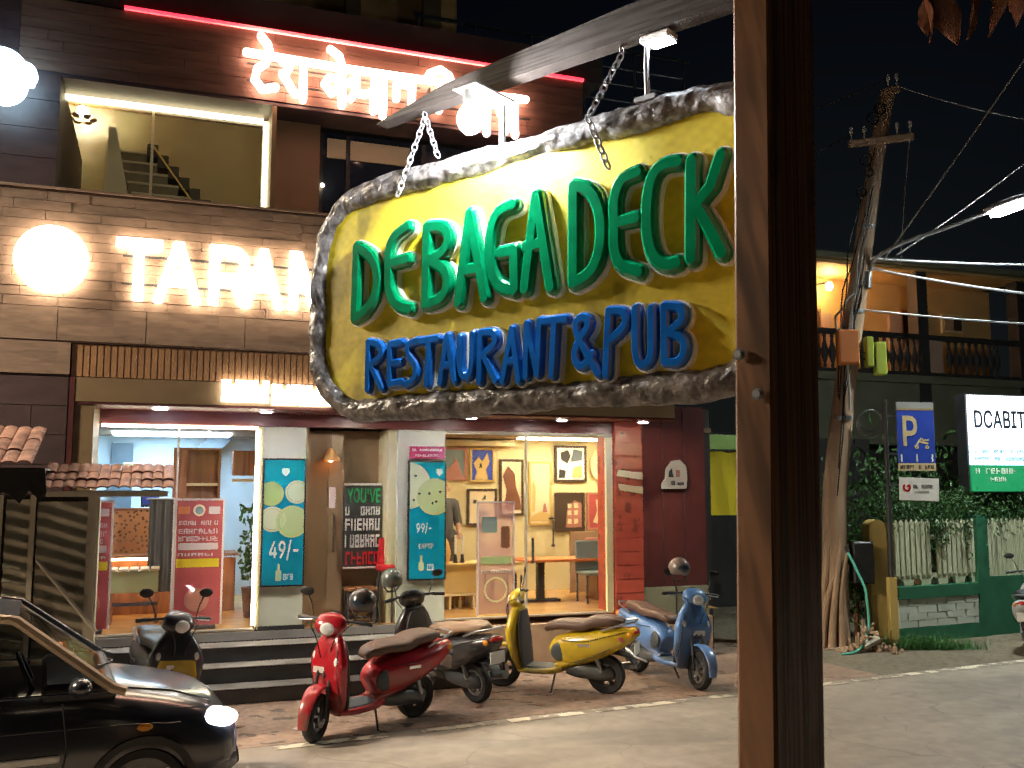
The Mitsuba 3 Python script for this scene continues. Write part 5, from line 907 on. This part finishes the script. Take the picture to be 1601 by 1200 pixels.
# overhead cables
def cable(label, p, q, sag, r=.012, b='m_grey', beads=False):
    t = thing('overhead_cable', label, 'cable'); p, q = np.array(p, float), np.array(q, float); u = np.linspace(0, 1, 24)[:, None]
    w = p + (q - p) * u; w[:, 2] -= sag * 4 * (u * (1 - u))[:, 0]; part(t, 'wire', P(tube(w, r, 5), b, None, True))
cable('thin cable running steeply from the pole clamp up to the top right corner', at(5.45) + [.3, -.15, .2], (8.1, 12.4, 9.7), .05, .013)
cable('thin cable crossing the sky from the pole top to the right edge', at(8.3) + [.1, -.1, .1], (12.0, 14.5, 8.0), .4, .01)
cable('thin cable rising to the right edge above the street lamp', at(5.5) + [.6, .1, .3], (9.6, 14.8, 8.6), .1, .012)
cable('thick pale cable level across the top of the far house', at(5.8) + [.1, .1, -.05], (12, 15.2, 5.95), .1, .022, 'm_galv'); cable('pale cable across the upper wall of the far house', at(5.6), (12, 15.4, 5.25), .18, .022, 'm_galv'); cable('pale cable just above the balcony of the far house', at(4.95), (12, 15.2, 4.85), .12, .016, 'm_galv')
cable('slack dark cable from the crossarm to the left', at(7.5) + [-.4, -.1, .15], (1.5, 15.0, 7.6), .5, .012, 'm_dark'); cable('dark cable from the pole top to the left', at(8.3) + [-.05, -.1, .2], (1.0, 16, 8.6), .5, .012, 'm_dark')
cable('dark cable hanging from the crossarm end down the right of the pole', at(7.55) + [.45, -.05, .0], at(5.6) + [.55, -.1, 0], -.08, .008, 'm_grey')
# far house with a lit balcony
H = thing('far_house', 'two storey house across the road with an orange lit balcony', 'house'); HF = FAC
hb = lambda nm, b, *q, parent=H, lab=None: part(parent, nm, P(bx(*q), b, HF), lab)
y0 = 8.0
hb('upper_wall', 'm_housewall', 13.2, 21.6, y0 + 1.5, y0 + 1.7, 5.0, 8.0); hb('balcony_slab', 'm_houselow', 13.2, 21.2, y0 - .1, y0 + 1.5, 5.0, 5.2); hb('ceiling', 'm_housewall', 13.2, 21.2, y0 - .1, y0 + 1.7, 7.98, 8.06)
hb('roof', 'm_houselow', 12.9, 21.9, y0 - .35, y0 + 6, 8.06, 8.2); k = hb('lower_wall', 'm_houselow', 13.2, 21.2, y0, y0 + .2, 3.4, 5.0); hb('ground_floor', 'm_parapet', 13.2, 21.6, y0 + .4, y0 + .6, 0, 3.4)
for x in (17.48, 20.96): hb('column', 'm_parapet', x, x + .34, y0 - .06, y0 + .3, 0, 8.0)
hb('column', 'm_parapet', 15.95, 16.3, y0 + .1, y0 + .4, 3.4, 6.2)
for x0, x1, z1 in ((14.75, 15.5, 7.05), (18.32, 19.0, 7.2), (16.35, 16.55, 7.1)):
    k = hb('door', 'm_door', x0, x1, y0 + 1.44, y0 + 1.5, 5.2, z1); part(k, 'frame', P(cat([bx(x0 - .06, x0, y0 + 1.4, y0 + 1.5, 5.2, z1 + .06), bx(x1, x1 + .06, y0 + 1.4, y0 + 1.5, 5.2, z1 + .06), bx(x0, x1, y0 + 1.4, y0 + 1.5, z1, z1 + .06)]), 'm_wood_in', HF))
hb('wall_panel', 'm_pink', 17.85, 18.28, y0 + 1.4, y0 + 1.49, 5.2, 7.1); hb('wall_panel', 'm_pink', 15.55, 15.9, y0 + 1.4, y0 + 1.49, 5.2, 7.0)
k = hb('window', 'm_pcream', 19.75, 20.5, y0 + 1.43, y0 + 1.5, 6.7, 7.25); part(k, 'pane', P(bx(19.82, 20.12, y0 + 1.41, y0 + 1.43, 6.78, 7.18), 'm_conc', HF)); part(k, 'pane', P(bx(20.16, 20.44, y0 + 1.41, y0 + 1.43, 6.78, 7.18), 'm_door', HF))
k = hb('railing', 'm_parapet', 13.2, 21.0, y0 - .05, y0 + .05, 6.16, 6.30); part(k, 'lower_rail', P(bx(13.2, 21.0, y0 - .04, y0 + .04, 5.22, 5.30), 'm_parapet', HF))
x = 13.35
while x < 20.9:
    if not (17.8 < x < 18.3 or 20.2 < x < 20.9):
        pr = np.array([(.03, 0), (.05, .05), (.035, .12), (.085, .30), (.10, .42), (.05, .62), (.035, .75), (.055, .82), (.03, .86)]); part(k, 'baluster', P(trimesh.creation.revolve(pr, sections=10).apply_translation((x, y0, 5.30)), 'm_parapet', HF, 40))
    x += .235
k = hb('baluster_block', 'm_pink', 17.85, 18.28, y0 - .03, y0 + .03, 5.30, 6.16)
t = thing('balcony_lamp', 'glowing bulb on the balcony of the far house, beside the utility pole', 'lamp')
part(t, 'bulb', P(ell((15.46, y0 + .9, 7.62), (.09, .09, .11), 2), 'm_white', HF, True, **emit((210, 120, 50), 6))); part(t, 'bracket', P(cyl((15.46, y0 + 1.5, 7.78), (15.46, y0 + .9, 7.73), .02, 6), 'm_dark', HF))
# dark yard wall and the banner left of it
single('yard_wall', 'dark wall in the gap between the restaurant and the pole', 'wall', P(bx(6.3, 12.9, 4.6, 4.8, 0, 3.3), 'm_parapet', FAC))
t = thing('yellow_banner', 'yellow cloth banner hanging in the dark gap left of the timber post', 'banner')
xs, zs = np.linspace(7.92, 8.9, 16), np.linspace(1.80, 2.92, 10); v = np.array([(x, 3.0 + .03 * math.sin(x * 14 + z * 3), z) for z in zs for x in xs]); part(t, 'cloth', mikit.ply(moved(tm(v, [q for j in range(9) for i in range(15) for q in ([j * 16 + i, j * 16 + i + 1, j * 16 + i + 17], [j * 16 + i, j * 16 + i + 17, j * 16 + i + 16])]), FAC), 'm_yellow', True)); part(t, 'rod', P(cyl((7.85, 3.0, 2.93), (8.95, 3.0, 2.93), .015, 6), 'm_dark', FAC))
t = thing('green_board', 'light green board above the yellow banner', 'sign'); part(t, 'board', P(bx(7.98, 8.95, 3.02, 3.05, 2.96, 3.22), 'm_poster_lime', FAC)); part(t, 'frame', P(bx(7.95, 8.98, 3.05, 3.08, 2.945, 3.235), 'm_dark', FAC))
# pillar, fence and wall
t = thing('gate_pillar', 'ochre gate pillar with a rounded top right of the utility pole', 'pillar')
part(t, 'shaft', P(extrude(unary_union([rrect(5.27, 5.52, -.05, 1.70, .005), Point(5.395, 1.68).buffer(.125, 16)]), .3, 14.3), 'm_ochre')); part(t, 'shade_side', P(bx(5.525, 5.60, 14.34, 14.6, 0, 1.75), 'm_greenwall'))  # dark green slab along the right side of the pillar
FW = frame(5.66, 14.36, .905, .425)
t = thing('picket_fence', 'pale pickets over a green and white garden wall at the right', 'fence')
k = part(t, 'base_wall', P(bx(0, 1.70, 0, .14, .22, .64), 'm_palewall', FW)); r = random.Random(9)
for j in range(4):
    x = -.2 * (j % 2)
    while x < 1.68:
        a_, c_ = max(x, .01), min(x + .38, 1.69)
        if c_ - a_ > .05: part(k, 'block', boxin(FW, 'm_palewall', a_ + .006, c_ - .006, -.012 - r.uniform(0, .012), .0, .225 + j * .104, .225 + j * .104 + .096))
        x += .4
part(t, 'foot', P(bx(0, 1.70, -.03, .16, -.05, .215), 'm_greenwall', FW)); part(t, 'coping', P(bx(0, 1.70, -.04, .18, .645, .82), 'm_greenwall', FW))
rail = Polygon([(0, .825), (1.7, .825), (1.7, 1.0), (0, 1.0)])
for x in np.arange(.05, 1.75, .36): rail = rail.difference(Point(x + .07, .85).buffer(.085, 10).union(Polygon([(x, .82), (x + .14, .82), (x + .14, .87), (x, .87)])))
part(t, 'bottom_rail', P(extrude(rail, .05, .04), 'm_picket', FW)); part(t, 'top_rail', P(bx(.0, 1.7, .05, .085, 1.50, 1.58), 'm_picket', FW))
x = .03
while x < 1.66:
    if not .72 < x < .82: part(t, 'picket', P(extrude(Polygon([(x, .98), (x + .078, .98), (x + .078, 1.74 + r.uniform(0, .02)), (x + .039, 1.80), (x, 1.74)]), .024, .02), 'm_picket', FW))
    x += .108
part(t, 'post', P(bx(1.70, 1.95, -.03, .2, -.05, 1.85), 'm_greenwall', FW)); x = 2.0
while x < 3.4: part(t, 'picket', P(extrude(Polygon([(x, .9), (x + .078, .9), (x + .078, 1.74), (x + .039, 1.80), (x, 1.74)]), .024, .02), 'm_picket', FW)); x += .108
part(t, 'base_wall', P(bx(1.95, 3.6, 0, .14, .0, .9), 'm_greenwall', FW)); part(t, 'end_post', P(bx(-.12, -.03, 0, .12, -.05, 1.75), 'm_ochre', FW))
def hedge_pt(r): x = r.uniform(-.15, 3.3); return FW[:3, :3] @ np.array([x, .25 + r.normal(0, .16), 1.88 + r.normal(0, .17) + .1 * math.sin(x * 5)]) + FW[:3, 3]
t = thing('hedge', 'dark green leafy hedge hanging over the picket fence', 'hedge'); part(t, 'leaves', P(leaves(9000, hedge_pt, .034, 3), 'm_leaf'), kind='stuff')
def vine(r): x = r.choice([.78, .9, 1.0, 1.5]) + r.normal(0, .06); return FW[:3, :3] @ np.array([x, -.02 + r.normal(0, .02), 1.75 - abs(r.normal(0, .22))]) + FW[:3, 3]
part(t, 'trailing_shoots', P(leaves(260, vine, .035, 6), 'm_leaf'), kind='stuff')
part(t, 'stems', P(cat([tube([FW[:3, :3] @ np.array([x, .3, .7]) + FW[:3, 3], FW[:3, :3] @ np.array([x + .05, .27, 1.9]) + FW[:3, 3]], .015, 5) for x in np.arange(.1, 3.2, .35)]), 'm_wood_in'))
# dark shrubs between the pole and the pillar, behind
def shrub_pt(r): a_ = r.uniform(0, 6.28); d_ = abs(r.normal(0, .35)); return (5.25 + d_ * math.cos(a_), 14.9 + .5 * d_ * math.sin(a_), 1.1 + r.normal(0, .38))
t = thing('dark_shrub', 'dark shrub behind the foot of the utility pole', 'shrub'); part(t, 'leaves', P(leaves(1500, shrub_pt, .06, 8), 'm_leaf'), kind='stuff'); part(t, 'stem', P(cyl((5.25, 14.9, 0), (5.25, 14.9, 1.2), .04, 6), 'm_wood_in'))
def shrub2(r): return (6.9 + r.normal(0, .8), 16.6 + r.normal(0, .3), 2.0 + r.normal(0, .45))
t = thing('dark_shrub', 'dark tall shrub behind the hedge under the parking sign', 'shrub'); part(t, 'leaves', P(leaves(2200, shrub2, .08, 9), 'm_leaf'), kind='stuff'); part(t, 'stem', P(cyl((6.9, 16.6, 0), (6.9, 16.6, 2.0), .05, 6), 'm_wood_in'))
# parking sign
PF = frame(5.53, 13.93, .995, .10)
t = thing('parking_sign', 'blue parking sign with a cream P on a dark post', 'sign')
part(t, 'post', P(cyl((-.08, .05, -.1), (-.08, .05, 3.56), .035, 10), 'm_dark', PF, 40)); part(t, 'guard', P(bx(-.14, -.03, -.0, .1, .0, 1.0), 'm_ochre', PF)); part(t, 'plate', P(bx(.075, .64, .0, .02, 2.63, 3.40, r=.004), 'm_signblue', PF)); part(t, 'header', P(bx(.075, .64, -.002, .02, 3.415, 3.52), 'm_grey', PF))
part(t, 'header_strip', P(bx(.075, .64, -.004, .018, 3.40, 3.43), 'm_conc', PF)); part(t, 'footer', P(bx(.075, .64, -.003, .02, 2.52, 2.63), 'm_pcream', PF)); part(t, 'footer_print', P(glyph_row(.10, .61, 2.55, 2.60, 11, .003, -.007, 4), 'm_dark', PF))
part(t, 'letter', P(words('P', .155, .38, 2.89, .42, .004, -.004, True), 'm_pcream', PF))
bk = unary_union([LineString([(.34, 2.87), (.40, 2.95), (.46, 2.93), (.53, 2.92)]).buffer(.014), Point(.36, 2.865).buffer(.028).difference(Point(.36, 2.865).buffer(.012)), Point(.52, 2.865).buffer(.028).difference(Point(.52, 2.865).buffer(.012)), LineString([(.40, 2.95), (.43, 2.99), (.47, 2.96), (.54, 2.97)]).buffer(.012)])
part(t, 'pictogram', P(extrude(bk, .004, -.004), 'm_pcream', PF), 'small cream two wheeler mark')
for x in (.11, .345, .58): part(t, 'tick', P(bx(x, x + .022, -.004, .0, 2.65, 2.76), 'm_white', PF))
for z in (2.75, 3.3): part(t, 'bracket', P(bx(-.08, .1, .02, .04, z, z + .03), 'm_steel', PF))
t = thing('info_plate', 'small white plate with a red mark under the parking sign', 'sign')
part(t, 'plate', P(moved(bx(.07, .67, .0, .015, 2.09, 2.42, r=.003), trimesh.transformations.rotation_matrix(.035, (0, 1, 0), (.37, 0, 2.25))), 'm_white', PF)); rg = Point(.18, 2.28).buffer(.062, 12).difference(Point(.18, 2.28).buffer(.032, 12)).difference(poly([(.16, 2.28), (.2, 2.28), (.22, 2.38), (.14, 2.38)])); part(t, 'mark', P(extrude(unary_union([rg, Point(.2, 2.30).buffer(.02)]), .003, -.004), 'm_lens_red', PF))
part(t, 'print', P(glyph_row(.28, .58, 2.27, 2.32, 7, .003, -.004, 9), 'm_dark', PF)); part(t, 'print', P(glyph_row(.3, .52, 2.20, 2.23, 7, .003, -.004, 12), 'm_grey', PF)); part(t, 'bracket', P(bx(-.08, .1, .015, .03, 2.3, 2.33), 'm_steel', PF))
# lit billboard
BF = frame(7.30, 15.3, .96, .28)
t = thing('lit_billboard', 'white lit billboard with a green foot at the right edge', 'billboard')
part(t, 'case', P(bx(-.03, 1.9, .03, .25, 2.20, 3.78), 'm_dark', BF)); part(t, 'face', P(bx(.0, 1.87, .0, .028, 2.94, 3.76), 'm_white', BF, **emit((1.15, 1.28, 1.34), 1))); part(t, 'pale_strip', P(bx(.0, 1.87, .0, .028, 2.64, 2.938), 'm_coolwall', BF, **emit((.50, .86, 1.08), 1)), 'pale blue strip'); part(t, 'green_strip', P(bx(.0, 1.87, .0, .028, 2.22, 2.638), 'm_greenwall', BF, **emit((.0, .10, .03), 1)), 'green strip')
part(t, 'lettering', P(words('DCABITTS', .10, 1.45, 3.24, .27, .004, -.008, True), 'm_navyglass', BF), 'dark capital lettering')
for z, s_ in ((2.83, 3), (2.71, 6)): part(t, 'print', P(glyph_row(.08, .36, z, z + .06, 6, .003, -.006, s_), 'm_slate', BF)); part(t, 'print', P(glyph_row(.46, 1.3, z, z + .06, 15, .003, -.006, s_ + 1), 'm_slate', BF))
part(t, 'strip_print', P(cat([glyph_row(.08, .98, 2.50, 2.59, 9, .004, -.008, 15), glyph_row(.36, .68, 2.38, 2.45, 4, .004, -.008, 17)]), 'm_white', BF), kind='stuff'); 
for x in (.2, 1.6): part(t, 'leg', P(cyl((x, .15, 0), (x, .15, 2.2), .05, 8), 'm_dark', BF, 40))
# foot of the pole: debris, hose, grass
t = thing('debris_heap', 'heap of pale broken twigs and rubble at the foot of the gate pillar', 'heap')
ms = []
for i in range(120):
    h = abs(rng.gauss(0, .5)); x, y = 5.0 + rng.gauss(0, .2), 13.75 + rng.gauss(0, .12); z = max(.02, .34 * math.exp(-((x - 5.0) / .2) ** 2) * rng.random())
    m = bx(-rng.uniform(.02, .13), .05, -.012, .014, -.012, .014) if i % 2 else ell((0, 0, 0), (.04, .03, .025), 0); m.apply_transform(trimesh.transformations.euler_matrix(rng.uniform(0, 6), rng.uniform(0, 6), rng.uniform(0, 6))); m.apply_translation((x, y, z)); ms.append(m)
part(t, 'pieces', P(cat(ms), 'm_conc'), kind='stuff'); part(t, 'slab', P(moved(bx(-.12, .12, -.06, .06, 0, .05), trimesh.transformations.euler_matrix(.3, -.4, .2) ).apply_translation((5.0, 13.66, .12)), 'm_paleframe'))
t = thing('green_hose', 'turquoise hose curving down from the pole to the ground', 'hose'); part(t, 'pipe', P(tube(curve([(4.83, 13.98, 1.35), (4.92, 13.92, 1.12), (5.02, 13.85, .8), (5.03, 13.8, .45), (4.93, 13.7, .16), (4.72, 13.5, .03), (4.5, 13.4, .015)], 34), .018, 8), 'm_cyan', None, True)); part(t, 'nozzle', P(cyl((4.83, 13.98, 1.35), (4.81, 13.99, 1.43), .024, 8), 'm_dark'))
t = thing('pole_stump', 'rough brown stump of roots and cables round the foot of the utility pole', 'stump')
part(t, 'trunk', P(cat([tube(curve([(4.60 + .22 * math.cos(a_), 14.1 + .12 * math.sin(a_), -.05), (4.62 + .15 * math.cos(a_ + .2), 14.1 + .1 * math.sin(a_), .6), (4.74 + .12 * math.cos(a_ + .5), 14.1 + .1 * math.sin(a_), 1.4 + .3 * math.sin(a_ * 3))], 14), np.linspace(.085, .03, 14) * rng.uniform(.7, 1.2), 8) for a_ in np.linspace(0, 6, 9)]), 'm_conc', None, 50)); part(t, 'box', P(bx(4.92, 5.22, 14.0, 14.2, .9, 1.5, r=.02), 'm_black'), 'black box beside the stump')
r = np.random.default_rng(4); V, Fc = [], []
for i in range(1900):
    u = r.uniform(0, 1); x, y = 5.25 + r.normal(0, .35) + .55, 13.75 + .42 * (u - .5) + .25; h = r.uniform(.05, .2) * (1.4 if r.random() < .1 else 1); an = r.uniform(0, 6.28); w = .008
    dx, dy = math.cos(an), math.sin(an); k = len(V); V += [(x - dy * w, y + dx * w, 0), (x + dy * w, y - dx * w, 0), (x + dx * h * .5, y + dy * h * .5, h)]; Fc.append([k, k + 1, k + 2])
single('grass', 'green grass growing at the foot of the garden wall', 'grass', P(tm(V, Fc), 'm_grass'), kind='stuff')
# dry leaves hanging in at the top right corner
t = thing('dry_branch', 'dry brown leaves of a branch hanging in at the top right corner', 'branch')
def bigleaf(c, L, w, pitch, yaw, roll):
    n = 9; v = []; f = []
    for i in range(n):
        u = i / (n - 1); ww = w * math.sin(PI * min(1, .08 + u * .92)) ** .7; x = L * u; z = -.35 * L * u * u
        for k in (-1, -.5, 0, .5, 1): v.append((x, k * ww * (1 + .12 * math.sin(u * 17 + k * 3)), z + .25 * ww * k * k + .02 * math.sin(u * 11 + k * 5)))
    for i in range(n - 1):
        for k in range(4): q = i * 5 + k; f += [[q, q + 1, q + 6], [q, q + 6, q + 5]]
    return tm(v, f).apply_transform(trimesh.transformations.euler_matrix(roll, pitch, yaw)).apply_translation(c)
for c, L, w, pt, yw, ro in (((4.00, 9.0, 7.22), .55, .12, 1.0, .0, .5), ((4.12, 9.0, 7.3), .75, .13, 1.05, .3, -.6), ((4.55, 9.05, 7.25), .50, .14, 1.25, .2, .9), ((4.75, 9.0, 7.3), .62, .16, 1.35, -.3, -.3), ((4.95, 9.1, 7.25), .38, .13, .8, .4, .4), ((4.2, 9.2, 7.2), .4, .1, 1.3, 1.2, .2)):
    part(t, 'leaf', P(bigleaf(c, L, w, pt, yw, ro), 'm_dryleaf', None, True))
part(t, 'twig', P(tube([(3.9, 9.05, 7.32), (4.4, 9.05, 7.34), (5.2, 9.05, 7.42), (6.4, 9.1, 7.6)], .025, 6), 'm_wood_in', None, True))
